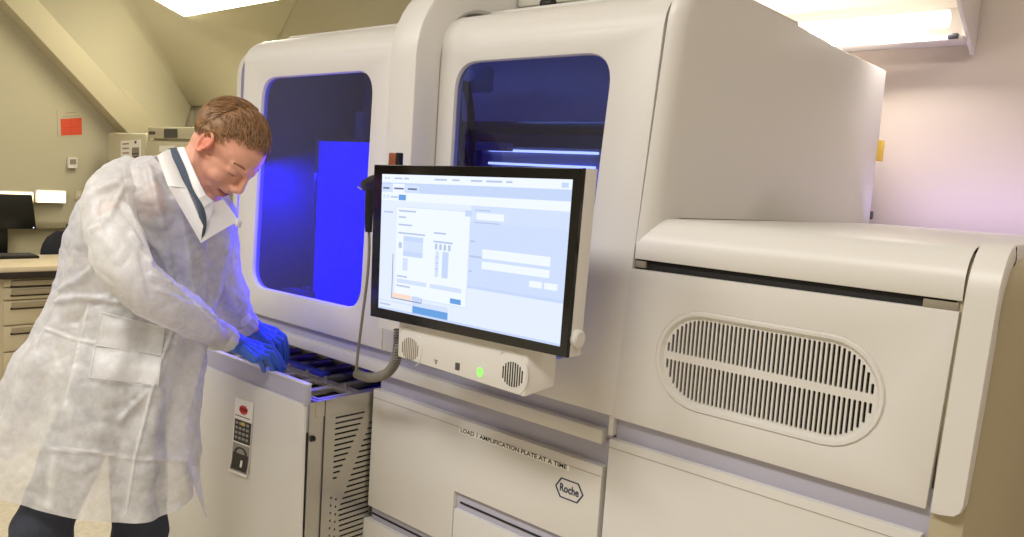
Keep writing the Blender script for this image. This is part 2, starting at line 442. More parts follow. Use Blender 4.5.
# arch that carries the touch screen
mb = MB(); ax0, ax1 = -1.655, -1.553
yo, yi = 1.362, 1.452; R = .24; zc = 1.80
outer = [(yo, 1.10), (yo, 1.3), (yo, 1.5), (yo, 1.7)] + [(yo + R - R * math.cos(a), zc + R * math.sin(a)) for a in [PI / 2 * k / 12 for k in range(13)]] + [(1.95, zc + R)]
Ri = R - (yi - yo)
inner = [(yi, 1.10), (yi, 1.3), (yi, 1.5), (yi, 1.7)] + [(yi + Ri - Ri * math.cos(a), zc + Ri * math.sin(a)) for a in [PI / 2 * k / 12 for k in range(13)]] + [(1.95, zc + Ri)]
rows = []
for (a, b), (c, d) in zip(outer, inner):
    e = .008
    P = lambda x, t: Vector((x, lp(a, c, t), lp(b, d, t)))
    t = e / (yi - yo)
    rows.append([P(ax0 + e, 0), P(ax1 - e, 0), P(ax1 - e * .3, t * .3), P(ax1, t), P(ax1, 1 - t), P(ax1 - e, 1), P(ax0 + e, 1), P(ax0, 1 - t), P(ax0, t), P(ax0 + e * .3, t * .3)])
mb.loft(rows, True, True, True)
mb.box(ax0 + .10, ax1 + .07, 1.2475, 1.37, 1.26, 1.44, .01)
mb.build('screen_arch', 'casing', an, angle=40)
# things on top of the housing behind the arch
mb = MB(); mb.box(-1.55, -1.02, 1.72, 2.4, 1.99, 2.04, .01); mb.box(-1.5, -1.46, 1.74, 1.8, 1.95, 1.995, .004); mb.box(-1.1, -1.06, 1.74, 1.8, 1.95, 1.995, .004)
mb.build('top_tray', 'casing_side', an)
mb = MB(); mb.tube([(-1.44, 1.70, 1.985), (-1.40, 1.70, 1.985)], .012, 12); mb.build('camera_knob', 'black_plastic', an)
MB().box(-1.36, -1.31, 1.66, 1.68, 1.963, 1.968, .002).build('status_light', 'led_green', an)

# tall side cover, rounded front edge, swooping lower edge
mb = MB(); rows = []
zs = [1.385, 1.42, 1.45, 1.55, 1.65, 1.75, 1.82, 1.86, 1.89, 1.92, 1.945, 1.957]
seam = lambda z: lp(atY(633.5, 247).x, atY(668.6, 0).x, (z - 1.385) / (1.891 - 1.385)) + .004
def s_profile(y):                               # lower edge of the cover along its depth
    pts_ = [(1.44, 1.392), (1.475, 1.397), (1.50, 1.412), (1.53, 1.437), (1.565, 1.4495), (3, 1.4495)]
    for (a, b), (c, d) in zip(pts_, pts_[1:]):
        if y <= c: return lp(b, d, max(0, (y - a) / (c - a)))
def column(z, top):
    x0 = seam(z); r = .03; o = []
    yt = D + (0.0 if z < 1.85 else .085 * (1 - math.sqrt(max(0, 1 - ((z - 1.85) / .108) ** 2))) * 1.2)
    o.append(Vector((x0, yt + .02, z))); o.append(Vector((x0, yt + .002, z)))
    xs_ = x0 + .03 + .0
    for k in range(7):
        a = PI / 2 * k / 6; o.append(Vector((xs_ - r + r * math.sin(a), yt + r * 1.3 * (1 - math.cos(a)) + .001, z)))
    xe = xs_ + 0
    for y in (1.52, 1.54, 1.565, 1.6, 1.7, 1.85, 2.0, 2.2, 2.4, 2.6, YB - .006): o.append(Vector((lp(xe, XR, min(1, (y - 1.5) / .9)), max(y, yt + .045), z)))
    o.append(Vector((XR - .004, YB, z))); o.append(Vector((XR - .05, YB, z)))
    return o
for z in zs: rows.append(column(z, 0))
for i, z in enumerate(zs[:3]):
    for p in rows[i]: p.z = max(p.z, s_profile(p.y)) if i == 0 else max(p.z, s_profile(p.y) + .0008 * i)
rows.append([p + Vector((-.006, 0 if j > 1 else .0, .004)) for j, p in enumerate(rows[-1])])
rows.append([Vector((min(p.x, -.94), p.y + (.05 if j < 9 else 0), p.z + .001)) for j, p in enumerate(rows[-1])])
mb.loft(rows, closed=False); mb.build('side_cover', 'casing', an, angle=40)
mb = MB(); mb.box(XR - .02, XR + .012, YB - .004, YB + .03, 1.66, 1.73, .004); mb.build('rear_latch', 'yellow', an)
mb = MB(); mb.box(XR - .02, XR + .004, YB - .002, YB + .02, 1.462, 1.49, .004); mb.build('rear_foot', 'steel_dark', an)

# right module: rolled top cover
mb = MB(); prof = [(1.47, 1.36), (1.452, 1.361), (1.45, 1.364), (1.45, 1.385)]
prof += [(1.45 + .075 * (1 - math.cos(a)), 1.385 + .064 * math.sin(a)) for a in [PI / 2 * k / 10 for k in range(1, 11)]] + [(1.6, 1.449), (2.2, 1.449), (YB, 1.449), (YB, 1.42)]
x0s = lambda y: -.93 if y > 1.6 else -.926
rows = []
for x in (0, .01, .3, .6, .98, 1):
    rows.append([Vector((lp(-.924, -.301, x), y, z)) for y, z in prof])
mb.loft(rows, closed=False); mb.build('top_cover', 'casing', an, angle=40)
MB().box(-.93, -.29, 1.462, 1.5, 1.3, 1.37, .001).build('vent_gap', 'gap_black', an)
for xa, xb in ((-.925, -.9), (-.36, -.306)): MB().box(xa, xb, 1.455, 1.475, 1.343, 1.357, .001).build('hinge_block', 'button_grey', an)
# vent door with an oval grille
vp = xz((612, 417.5), (925.5, 509.5), (959.5, 312), (630, 268.3))
vc = (-.626, 1.171)
def stadium(cx, cz, w, h, n=14):
    r = h; o = []
    for sx, a0 in ((1, -90), (-1, 90)):
        for k in range(n + 1):
            a = math.radians(a0 + 180 * k / n); o.append((cx + sx * (w - r) + r * math.cos(a), cz + r * math.sin(a)))
    return o
vd = MB().plate(vp, [stadium(*vc, .228, .102)], front(D), .02, .002).build('vent_door', 'casing', an)
slots = []
n = 46; W_, H_ = .207, .084
for k in range(n):
    x = vc[0] - W_ + 2 * W_ * (k + .5) / n; u = abs(x - vc[0]) - (W_ - H_)
    hh = H_ if u <= 0 else math.sqrt(max(0, H_ * H_ - u * u)); w = .0026
    for sg in (1, -1):
        z0, z1 = vc[1] + sg * .0075, vc[1] + sg * max(.022, hh)
        slots.append(rrect(x - w, x + w, min(z0, z1), max(z0, z1), w * .95, 3))
vg = MB().plate(stadium(*vc, .224, .098), slots, front(D + .006), .006, 0).build('vent_grille', 'casing', vd)
mb = MB()
ra = [Vector((u, D + .002, v)) for u, v in stadium(*vc, .229, .103)]; rb = [Vector((u, D - .003, v)) for u, v in stadium(*vc, .225, .099)]
rc_ = [Vector((u, D - .002, v)) for u, v in stadium(*vc, .219, .093)]; rd = [Vector((u, D + .0065, v)) for u, v in stadium(*vc, .212, .087)]
mb.loft([ra, rb, rc_, rd], True); mb.build('grille_rim', 'casing', vd)
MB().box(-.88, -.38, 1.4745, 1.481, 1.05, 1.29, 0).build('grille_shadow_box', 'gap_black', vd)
# end cover strip that wraps front and top
def strip_x(z): return lp(-.3085, -.2955, (z - 1.0) / .42)
mb = MB(); rows = []
prof = [(1.006, 1.447, .30), (1.010, 1.4462, .75), (1.018, 1.446, .93), (1.03, 1.446, 1)] + [(z, 1.446, 1) for z in (1.1, 1.2, 1.3, 1.36)]
pr = []
for z, y, k in prof: pr.append((y, z, k))
pr += [(1.446 + .085 * (1 - math.cos(a)), 1.37 + .086 * math.sin(a), 1) for a in [PI / 2 * k / 10 for k in range(11)]] + [(1.7, 1.456, 1), (2.2, 1.456, 1), (YB, 1.456, 1)]
for y, z, k in pr:
    xa = strip_x(min(z, 1.42)); w = .047 * k
    ix = Vector((0, .012, -.0) if z < 1.36 else ((0, .008, -.008) if y < 1.53 else (0, 0, -.012)))
    p = Vector((xa, y, z))
    rows.append([p + ix, p, p + Vector((w * .96, 0, 0)), p + Vector((w, 0, 0)) + ix * .25, p + Vector((w, 0, 0)) + ix * 3])
mb.loft(rows, closed=False, cap0=False); mb.build('end_strip', 'casing', an, angle=40)
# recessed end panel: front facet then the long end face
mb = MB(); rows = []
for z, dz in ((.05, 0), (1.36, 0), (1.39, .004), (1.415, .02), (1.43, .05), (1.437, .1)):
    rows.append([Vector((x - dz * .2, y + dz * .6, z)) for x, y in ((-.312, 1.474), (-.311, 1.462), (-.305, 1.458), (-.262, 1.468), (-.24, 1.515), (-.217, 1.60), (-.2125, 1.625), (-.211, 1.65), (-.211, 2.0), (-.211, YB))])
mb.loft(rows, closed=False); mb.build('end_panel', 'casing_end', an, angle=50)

# lower fronts
MB().plate([(-.951, .2), (-.322, .2), (-.318, .9615), (-.951, .9615)], [], front(D), .022, .0025).build('lower_door', 'casing', an)
mb = MB(); mb.box(-.95, -.32, 1.4492, 1.4506, .9425, .9433, 0); mb.build('door_crease', 'button_grey', an)
pd = MB().plate([(-1.76, .549), (-1.415, .549), (-1.415, .698), (-.963, .698), (-.963, .893), (-1.76, .893)], [], front(D), .022, .0025).build('plate_drawer', 'casing', an)
MB().box(-1.758, -.965, 1.4492, 1.4506, .8705, .8713, 0).build('drawer_crease', 'button_grey', pd)
MB().plate([(-1.412, .3), (-.966, .3), (-.966, .652), (-1.412, .652)], [], front(D), .022, .0025).build('lower_drawer', 'casing', an)
MB().plate([(-1.775, .15), (-1.43, .15), (-1.43, .508), (-1.775, .508)], [], front(D - .004), .022, .0025).build('lower_drawer', 'casing', an)
mb = MB(); mb.box(-1.40, -.97, 1.459, 1.463, .668, .672, 0); mb.box(-1.75, -1.42, 1.459, 1.463, .524, .528, 0); mb.build('drawer_seal', 'ink', an)
# printed strip and emblem
mb = MB()
t0, t1 = atY(460, 429.5), atY(568, 467)
mb.box(t0.x - .002, t1.x + .004, D - .0006, D + .001, .8575, .872, 0)
mb.build('label_tape', 'white_paper', pd)
mb = MB(); fn = lambda u, v, d: Vector(((t0.x + t1.x) / 2 + u, D - .0008 + d * .3, .8645 + v))
mb.text('LOAD 1 AMPLIFICATION PLATE AT A TIME', .0148, fn, font_off=.0003); w = max(v[0] for v in mb.v) - min(v[0] for v in mb.v)
k = (t1.x - t0.x - .006) / w; cx = (t0.x + t1.x) / 2
mb.v = [(cx + (x - cx) * k, y, z) for x, y, z in mb.v]; mb.build('label_lettering', 'ink', pd)
hx, hz = -1.048, .814; hw, hh = .041, .0235
hexo = [(hx - hw, hz), (hx - hw * .62, hz - hh), (hx + hw * .62, hz - hh), (hx + hw, hz), (hx + hw * .62, hz + hh), (hx - hw * .62, hz + hh)]
hexi = [(hx + (u - hx) * .9, hz + (v - hz) * .88) for u, v in hexo]
mb = MB(); mb.plate(hexo, [hexi], front(D - .0008), .001, 0)
mb.text('Roche', .025, lambda u, v, d: Vector((hx + u * .86, D - .0008 + d * .3, hz + v * 1.05)), font_off=.0006); mb.build('company_emblem', 'logo_blue', pd)

# ---- pulled-out drawer
DY = 1.226
dr = MB().plate([(-2.535, .13), (-1.764, .13), (-1.772, .88), (-2.535, .88)], [], front(DY), .010, .003).build('opened_drawer', 'casing', an)
mb = MB(); mb.box(-2.53, -1.773, DY + .008, DY + .022, .80, .935, .003); mb.box(-1.778, -1.7705, DY + .001, DY + .022, .876, .935, .001); mb.build('drawer_grip', 'channel', dr)
mb = MB(); mb.box(-2.53, -1.770, DY + .006, DY + .023, .931, .936, .0015); mb.build('grip_edge', 'casing', dr)
# perforated steel side, a plate seen from the right
def side(u, v, d): return Vector((-1.768 - d, u, v))
pat = []
for k in range(17):                                           # triangle of slots fixed to the front
    z = .828 - .0157 * k; y1 = 1.43 - .0063 * k - .0005 * k * k * .3
    if y1 - 1.33 > .012: pat.append(rrect(1.328, y1, z - .0026, z + .0026, .0024, 2))
for k in range(26):                                           # triangle running the other way
    z = .792 - .0157 * k; y0 = (1.447 - .0064 * k) if k < 15 else (1.351 + .0018 * (k - 15))
    if 1.46 - y0 > .012: pat.append(rrect(y0, 1.462, z - .0026, z + .0026, .0024, 2))
for k in range(8):
    for j in range(2):
        y = 1.325 + .017 * j; z = .60 - .022 * k - .008 * j
        pat.append([(y + .0028 * math.cos(a), z + .0036 * math.sin(a)) for a in [2 * PI * q / 8 for q in range(8)]])
MB().plate([(1.243, .14), (1.475, .14), (1.475, .884), (1.243, .884)], pat, side, .002, 0).build('steel_side', 'steel', dr)
mb = MB(); mb.box(-1.774, -1.764, 1.29, 1.2915, .14, .884, 0); mb.build('steel_seam', 'steel_dark', dr)
mb = MB(); mb.box(-1.80, -1.776, 1.30, 2.2, .15, .80, .002); mb.build('drawer_inner', 'gap_black', dr)
mb = MB(); mb.tube([(-1.764, 1.248, .785), (-1.764, 1.258, .785)], .008, 10); mb.build('drawer_buffer', 'black_plastic', dr)
# deck with carriers
mb = MB(); mb.box(-2.50, -1.772, 1.262, 2.25, .80, .846, .002); mb.build('drawer_deck', 'steel_dark', dr)
mb = MB(); mb.box(-2.5, -1.77, 1.262, 1.272, .84, .885, .001); mb.box(-1.778, -1.766, 1.262, 1.46, .84, .886, .001); mb.build('deck_lip', 'steel', dr)
for k in range(7):
    x0 = -1.795 - .095 * k
    mb = MB()
    for a in (0, 1):
        mb.box(x0 - .082 - .006 + .082 * a, x0 - .082 + .006 + .082 * a, 1.28, 1.64, .868, .884, .002)
    for y in (1.28, 1.40, 1.42, 1.60): mb.box(x0 - .082, x0, y, y + .012, .868, .884, .002)
    mb.box(x0 - .07, x0 - .012, 1.30, 1.39, .85, .858, .001)
    mb.tube([(x0 - .041, 1.408, .882), (x0 - .041, 1.408, .9)], .005, 8)
    mb.build('plate_carrier', 'steel', dr)
mb = MB(); mb.box(-2.22, -1.98, 1.43, 1.46, .872, .896, .004); mb.build('sample_rack', 'blue_plastic', dr)
# instruction card taped to the drawer
cd = thing('instruction_card', (atY(243, 440, DY).x, DY - .002, .7), 'narrow white card with red stop sign and keypad picture on the open drawer', 'card')
c0, c1, c2, c3 = atY(236, 397, DY), atY(254, 403, DY), atY(249, 477, DY), atY(231, 470, DY)
def cardfn(u, v, d, lift=0):
    a = lp(lp(c3, c2, u), lp(c0, c1, u), v); q = max(0, .25 - v)
    return a + Vector((0, -.001 - lift - q * q * .12 + d, 0))
def cpatch(u0, u1, v0, v1, lift, n=10):
    return [[cardfn(lp(u0, u1, i / 4), lp(v0, v1, j / n), 0, lift) for i in range(5)] for j in range(n + 1)]
mb = MB(); mb.loft(cpatch(0, 1, 0, 1, .0008, 20), False); mb.loft(cpatch(0, 1, 0, 1, 0, 20), False); mb.build('card', 'white_paper', cd)
mb = MB()
oc = [(.5 + .24 * math.cos(PI / 8 + PI / 4 * k), .865 + .063 * math.sin(PI / 8 + PI / 4 * k)) for k in range(8)]
mb.add([cardfn(u, v, 0, .0014) for u, v in oc], [tuple(range(8))]); mb.build('stop_sign', 'stop_red', cd)
mb = MB(); mb.text('STOP', .012, lambda u, v, d: cardfn(.5 + u / .075, .865 + v / .235, 0, .0019)); mb.build('stop_lettering', 'white_paper', cd)
mb = MB(); mb.loft(cpatch(.06, .9, .765, .775, .0012, 2), False); mb.build('printed_line', 'ink', cd)
mb = MB(); mb.loft(cpatch(.06, .97, .42, .72, .0012), False); mb.build('keypad_picture', 'photo_dark', cd)
mb = MB()
for i in range(4):
    for j in range(4):
        mb.loft(cpatch(.12 + .2 * i, .26 + .2 * i, .46 + .066 * j, .495 + .066 * j, .0016, 1), False)
mb.build('keypad_keys', 'key_grey', cd)
mb = MB(); mb.loft(cpatch(.45, .62, .655, .70, .0018, 1), False); mb.build('keypad_lamp', 'brass_yellow', cd)
mb = MB(); mb.loft(cpatch(.04, .97, .03, .40, .0012), False); mb.build('padlock_picture', 'key_grey', cd)
mb = MB(); mb.loft(cpatch(.08, .93, .05, .27, .0016), False)
for a in range(10):
    u = .5 + .3 * math.cos(PI * a / 9); v = .27 + .08 * math.sin(PI * a / 9)
    mb.loft(cpatch(u - .07, u + .07, v - .012, v + .012, .0016, 1), False)
mb.build('padlock_shape', 'photo_dark', cd)
mb = MB(); mb.loft(cpatch(.55, .66, .1, .19, .002, 1), False); mb.build('keyhole', 'white_paper', cd)

# ---- inside the analyzer
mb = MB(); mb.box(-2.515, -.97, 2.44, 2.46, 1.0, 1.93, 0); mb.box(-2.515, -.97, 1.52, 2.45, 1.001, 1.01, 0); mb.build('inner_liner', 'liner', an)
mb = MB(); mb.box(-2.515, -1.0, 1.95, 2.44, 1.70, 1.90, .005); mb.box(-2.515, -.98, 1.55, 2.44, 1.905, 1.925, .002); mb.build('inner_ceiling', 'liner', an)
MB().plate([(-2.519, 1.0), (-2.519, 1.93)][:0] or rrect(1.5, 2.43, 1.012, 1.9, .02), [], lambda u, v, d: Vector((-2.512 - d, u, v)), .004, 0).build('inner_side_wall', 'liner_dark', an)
l0, l1 = atY(319, 141, 1.62), atY(376, 141, 1.62)
MB().box(l0.x, l1.x, 1.62, 1.64, 1.02, l0.z, .002).build('lit_screen', 'led_blue', an)
MB().box(l0.x - .006, l0.x - .001, 1.612, 1.642, 1.02, l0.z + .006, .001).build('screen_edge', 'liner_dark', an)
mb = MB(); q0 = atY(482, 146, 1.9); q1 = atY(606, 146, 1.9)
mb.box(q0.x, q1.x + .05, 1.9, 2.2, 1.01, q0.z, .004); mb.build('inner_cabinet', 'liner', an)
for yy in (150, 163):
    a, b = atY(489, yy, 1.89), atY(598 if yy == 150 else 595, yy, 1.89)
    MB().box(a.x, b.x, 1.885, 1.897, a.z - .0035, a.z + .0035, .001).build('light_tube', 'led_white', an)
mb = MB(); a, b = atY(430, 146, 1.9), atY(444, 146, 1.9); mb.box(a.x - .1, b.x, 1.9, 2.0, 1.01, a.z, .003); mb.build('inner_cabinet', 'liner', an)
# robot column, arm and hoses
for (xa, xb, yb) in (((284, 100), (300, 200), 1.75), ((455, 70), (470, 160), 1.7)):
    pass
mb = MB(); a = atY(452, 72, 1.7); mb.box(a.x - .03, a.x + .08, 1.68, 1.8, a.z - .05, a.z + .02, .006); mb.tube([atY(468, 75, 1.66), atY(468, 75, 1.7)], .02, 16); mb.build('robot_head', 'liner', an)
for (s0, s1, bow) in (((447, 72), (462, 185), -.02), ((459, 74), (474, 185), -.03), ((464, 72), (470, 185), .02)):
    a, b = atY(*s0, 1.68), atY(*s1, 1.70)
    MB().tube([lp(a, b, t / 12) + Vector((bow * math.sin(PI * t / 12), 0, 0)) for t in range(13)], .011, 10).build('cable_hose', 'hose_black', an)
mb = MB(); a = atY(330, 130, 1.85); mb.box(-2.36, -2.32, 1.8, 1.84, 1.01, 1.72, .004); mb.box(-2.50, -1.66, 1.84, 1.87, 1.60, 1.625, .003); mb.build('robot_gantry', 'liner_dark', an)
MB().box(-2.28, -2.22, 1.78, 1.84, 1.1, 1.42, .01).build('robot_gripper', 'liner', an); MB().box(-2.05, -1.85, 1.6, 1.75, 1.01, 1.12, .01).build('tip_box', 'liner', an)
for k in range(3):
    MB().box(-2.42, -2.30, 1.56 + .08 * k, 1.62 + .08 * k, 1.01, 1.09, .004).build('reagent_tray', 'liner_dark', an)
led = MB(); led.box(-2.48, -1.02, 1.56, 1.575, 1.893, 1.903, .001); led.build('ceiling_strip', 'led_blue', an)

# ------------------------------------------------------------------ touch screen with speaker bar
MY = 1.2
ts = thing('touchscreen_monitor', (-1.19, 1.23, 1.08), 'black framed touch screen showing a pale blue program window, mounted before the analyzer', 'monitor')
mc = [atY(370, 316, MY), atY(566, 358, MY), atY(583, 168, MY), atY(374, 164.5, MY)]
mo = [(p.x, p.z) for p in mc]
MB().plate(mo, [], front(MY + .008), .038, .004).build('monitor_housing', 'casing', ts)
MB().plate([(u, v) for u, v in mo], [], front(MY), .01, .002).build('bezel', 'bezel', ts)
sc = [atY(378.5, 307.5, MY), atY(560, 346.5, MY), atY(573, 179.5, MY), atY(382.5, 174, MY)]
def sfn(u, v, l): 
    p = lp(lp(sc[0], sc[1], u), lp(sc[3], sc[2], u), v); return Vector((p.x, MY - .0004 - l, p.z))
UI = ['ui_bg', 'ui_white', 'ui_bar', 'ui_panel', 'ui_blue', 'ui_text', 'ui_dark', 'ui_pale', 'ui_orange']
mb = MB()
def ui(px0, px1, v0, v1, k, l):
    # u, v given as fractions of the screen, v measured from the top
    mb.add([sfn(px0, 1 - v1, l), sfn(px1, 1 - v1, l), sfn(px1, 1 - v0, l), sfn(px0, 1 - v0, l)], [(0, 1, 2, 3)], UI.index(k))
ui(0, 1, 0, 1, 'ui_bg', 0)
ui(0, 1, .0, .06, 'ui_white', .0002); ui(0, 1, .06, .13, 'ui_bar', .0002)
ui(.0, .065, .075, .13, 'ui_pale', .0003); ui(.07, .145, .068, .13, 'ui_white', .0003); ui(.15, .235, .075, .13, 'ui_pale', .0003)
for a, b in ((.01, .05), (.08, .14), (.165, .22)): ui(a, b, .095, .108, 'ui_dark', .0004)
for a, b in ((.02, .03), (.04, .05), (.08, .13), (.14, .17), (.32, .39), (.42, .46), (.52, .58), (.6, .68), (.7, .73)): ui(a, b, .022, .034, 'ui_text', .0004)
ui(.955, .985, .02, .05, 'ui_bar', .0004)
ui(0, 1, .13, .19, 'ui_white', .0002); ui(.11, .155, .145, .185, 'ui_blue', .0004); ui(.06, .105, .158, .17, 'ui_text', .0004)
for a in (.012, .035): ui(a, a + .015, .15, .175, 'ui_pale', .0004)
ui(.10, .53, .23, .88, 'ui_pale', .0003); ui(.102, .527, .235, .875, 'ui_white', .0004)
ui(.53, 1, .30, .72, 'ui_panel', .0002); ui(.53, 1, .19, .30, 'ui_pale', .0002)
ui(.56, .70, .235, .28, 'ui_white', .0003); ui(.55, .68, .295, .303, 'ui_text', .0004); ui(.55, .63, .215, .223, 'ui_text', .0004)
ui(.60, .93, .47, .53, 'ui_white', .0003); ui(.60, .93, .55, .60, 'ui_white', .0003); ui(.84, .90, .63, .67, 'ui_white', .0003); ui(.91, .97, .63, .67, 'ui_white', .0003)
ui(.53, 1, .72, .74, 'ui_bar', .0003)
for a, b, v in ((.02, .08, .27), (.115, .22, .255), (.115, .16, .30), (.115, .20, .355), (.115, .28, .415), (.33, .40, .39), (.33, .44, .45), (.115, .18, .73), (.115, .2, .80), (.535, .56, .42), (.535, .6, .52), (.535, .55, .62)):
    ui(a, b, v, v + .012, 'ui_text', .0006)
ui(.15, .27, .44, .475, 'ui_bar', .0005); ui(.15, .27, .475, .55, 'ui_pale', .0005); ui(.15, .27, .55, .585, 'ui_bar', .0005); ui(.12, .14, .49, .53, 'ui_text', .0005)
ui(.15, .18, .6, .69, 'ui_pale', .0005)
for a in (.34, .365, .39, .415): ui(a, a + .014, .47, .51, 'ui_text', .0005)
ui(.345, .365, .52, .70, 'ui_pale', .0005); ui(.385, .42, .52, .70, 'ui_bar', .0005)
for v in (.56, .60, .64): ui(.345, .365, v, v + .006, 'ui_text', .0006)
ui(.115, .30, .755, .785, 'ui_pale', .0005); ui(.32, .50, .755, .785, 'ui_pale', .0005)
ui(.44, .50, .83, .865, 'ui_blue', .0005); ui(.50, .535, .225, .265, 'ui_bar', .0006)
ui(.085, .089, .58, .905, 'ui_dark', .0006); ui(.085, .27, .902, .908, 'ui_dark', .0006); ui(.27, .274, .87, .905, 'ui_dark', .0006)
ui(.09, .21, .865, .9, 'ui_orange', .0005); ui(.215, .265, .865, .9, 'ui_bar', .0005)
ui(0, .22, .93, .935, 'ui_bar', .0004); ui(.01, .08, .955, .967, 'ui_text', .0004); ui(.22, .43, .90, .935, 'ui_pale', .0004); ui(.22, .43, .935, .985, 'ui_blue', .0004)
ui(.45, .452, .87, 1, 'ui_pale', .0004); ui(0, 1, .985, 1, 'ui_bar', .0004)
mb.build('screen', UI, ts, recalc=False)
p = atX(578.5, 338, -.897)
mb = MB(); mb.tube([(-.899, 1.226, p.z), (-.889, 1.226, p.z), (-.886, 1.226, p.z)], [.018, .018, .014], 20); mb.build('side_knob', 'casing', ts)
SYB = 1.218
so = [(-1.398, 1.085), (-1.012, 1.079), (-1.010, 1.20), (-1.400, 1.20)]
sb = MB()
sb.hexa([Vector((-1.398, SYB, 1.085)), Vector((-1.008, SYB, 1.077)), Vector((-.972, SYB + .05, 1.10)), Vector((-1.398, SYB + .06, 1.10)),
         Vector((-1.40, SYB, 1.20)), Vector((-1.006, SYB, 1.20)), Vector((-.972, SYB + .05, 1.20)), Vector((-1.40, SYB + .06, 1.20))], .004)
sb = sb.build('speaker_bar', 'casing', ts)
for cx_, cz_ in (((410, 349)), ((512.5, 374.5))):
    c = atY(cx_, cz_, SYB)
    mb = MB()
    for k in range(-4, 5):
        h = .026 * math.sqrt(max(.02, 1 - (k / 4.6) ** 2)); w = .0017
        mb.box(c.x + k * .0064 - w, c.x + k * .0064 + w, SYB - .001, SYB + .002, c.z - h, c.z + h, .0008)
    mb.build('speaker_slots', 'button_grey' if cx_ < 450 else 'speaker_hole', sb)
    mb = MB(); arc = [Vector((c.x - .005 + .046 * math.cos(a), SYB - .0005, c.z + .002 + .046 * math.sin(a))) for a in [math.radians(-55 + 190 * k / 20) for k in range(21)]]
    mb.tube(arc, .0011, 6); mb.build('speaker_ring', 'casing', sb)
for (px_, py_), kind in (((436, 361.5), 'button_grey'), ((457.5, 366.5), 'photo_grey'), ((480, 372.5), 'led_green')):
    c = atY(px_, py_, SYB); mb = MB()
    if kind == 'button_grey':
        mb.box(c.x - .0022, c.x + .0022, SYB - .0012, SYB + .002, c.z - .006, c.z + .002, .0005); mb.box(c.x - .005, c.x + .005, SYB - .0012, SYB + .002, c.z + .001, c.z + .004, .0005)
    elif kind == 'photo_grey': mb.box(c.x - .0065, c.x + .0065, SYB - .0015, SYB + .002, c.z - .008, c.z + .008, .001)
    else:
        ring = lambda r: [(c.x + r * .8 * math.cos(2 * PI * k / 20), c.z + r * math.sin(2 * PI * k / 20)) for k in range(20)]
        mb.plate(ring(.0095), [ring(.006)], front(SYB - .0015), .003, 0); mb.box(c.x - .0012, c.x + .0012, SYB - .0015, SYB + .001, c.z, c.z + .007, 0)
    mb.build('button', kind, sb)
a, b = atY(389, 165, 1.225), atY(398, 153, 1.225)
mb = MB(); mb.box(a.x, b.x, 1.222, 1.236, a.z - .02, b.z, .002, 0); mb.box(b.x - .004, b.x + .005, 1.221, 1.238, a.z - .02, b.z + .001, .002, 1); mb.build('sensor_tab', ['copper', 'black_plastic'], ts)

# ------------------------------------------------------------------ hand scanner on its coiled cord
sn = thing('barcode_scanner', (-1.62, 1.3, 1.4), 'black barcode scanner with coiled cord hanging behind the left edge of the touch screen', 'scanner')
SY = 1.29
mb = MB(); h0, h1 = atY(366, 186, SY), atY(385, 180, SY)
mb.tube([h0 + Vector((-.002, 0, -.006)), h0, lp(h0, h1, .4), h1], [.012, .017, .021, .022], 14); mb.build('scanner_head', 'black_plastic', sn)
mb = MB(); mb.tube([atY(371, 188, SY), atY(370, 200, SY), atY(369.5, 218, SY), atY(369, 232, SY)], [.014, .013, .0125, .010], 12); mb.build('scanner_handle', 'black_plastic', sn)
mb = MB(); mb.tube([atY(366, 186, SY - .01), atY(361, 189, SY - .012), atY(358, 187, SY - .012)], .0025, 6); mb.build('hanging_hook', 'steel', sn)
def curve3(pts, n=60):
    pts = [Vector(p) for p in pts]; o = []
    for i in range(len(pts) - 1):
        p0 = pts[max(i - 1, 0)]; p1 = pts[i]; p2 = pts[i + 1]; p3 = pts[min(i + 2, len(pts) - 1)]
        k = max(2, n // (len(pts) - 1))
        for j in range(k):
            t = j / k
            o.append(.5 * ((2 * p1) + (p2 - p0) * t + (2 * p0 - 5 * p1 + 4 * p2 - p3) * t * t + (3 * p1 - p0 - 3 * p2 + p3) * t ** 3))
    o.append(pts[-1]); return o
cab = curve3([atY(369, 230, SY), atY(369, 255, SY), atY(366.5, 285, SY), atY(362, 320, 1.31), atY(358, 352, 1.33), atY(356, 373, 1.33)], 60)
MB().tube(cab, .0036, 8).build('cable', 'grey_cord', sn)
spine = curve3([atY(356, 373, 1.33), atY(362, 376, 1.33), atY(374, 377.5, 1.325), atY(387, 373, 1.31), atY(395, 362, 1.295), atY(398, 346, 1.285), atY(398.5, 328, 1.28)], 120)
L = [0]
for p, q in zip(spine, spine[1:]): L.append(L[-1] + (q - p).length)
pts = []; TURN = 42; NT = TURN * 14
for i in range(NT + 1):
    s = L[-1] * i / NT
    k = max(j for j in range(len(L)) if L[j] <= s); k = min(k, len(spine) - 2)
    t = (s - L[k]) / max(1e-9, L[k + 1] - L[k]); c = lp(spine[k], spine[k + 1], t)
    tg = (spine[k + 1] - spine[k]).normalized(); u = Vector((0, 1, 0)); u = (u - tg * tg.dot(u)).normalized(); w = tg.cross(u); a = 2 * PI * TURN * i / NT
    pts.append(c + (u * math.cos(a) + w * math.sin(a)) * .0108)
MB().tube(pts, .0023, 6).build('coiled_cord', 'grey_cord', sn)
# ------------------------------------------------------------------ background of the lab
def yz(x, y, X): p = atX(x, y, X); return p.y, p.z
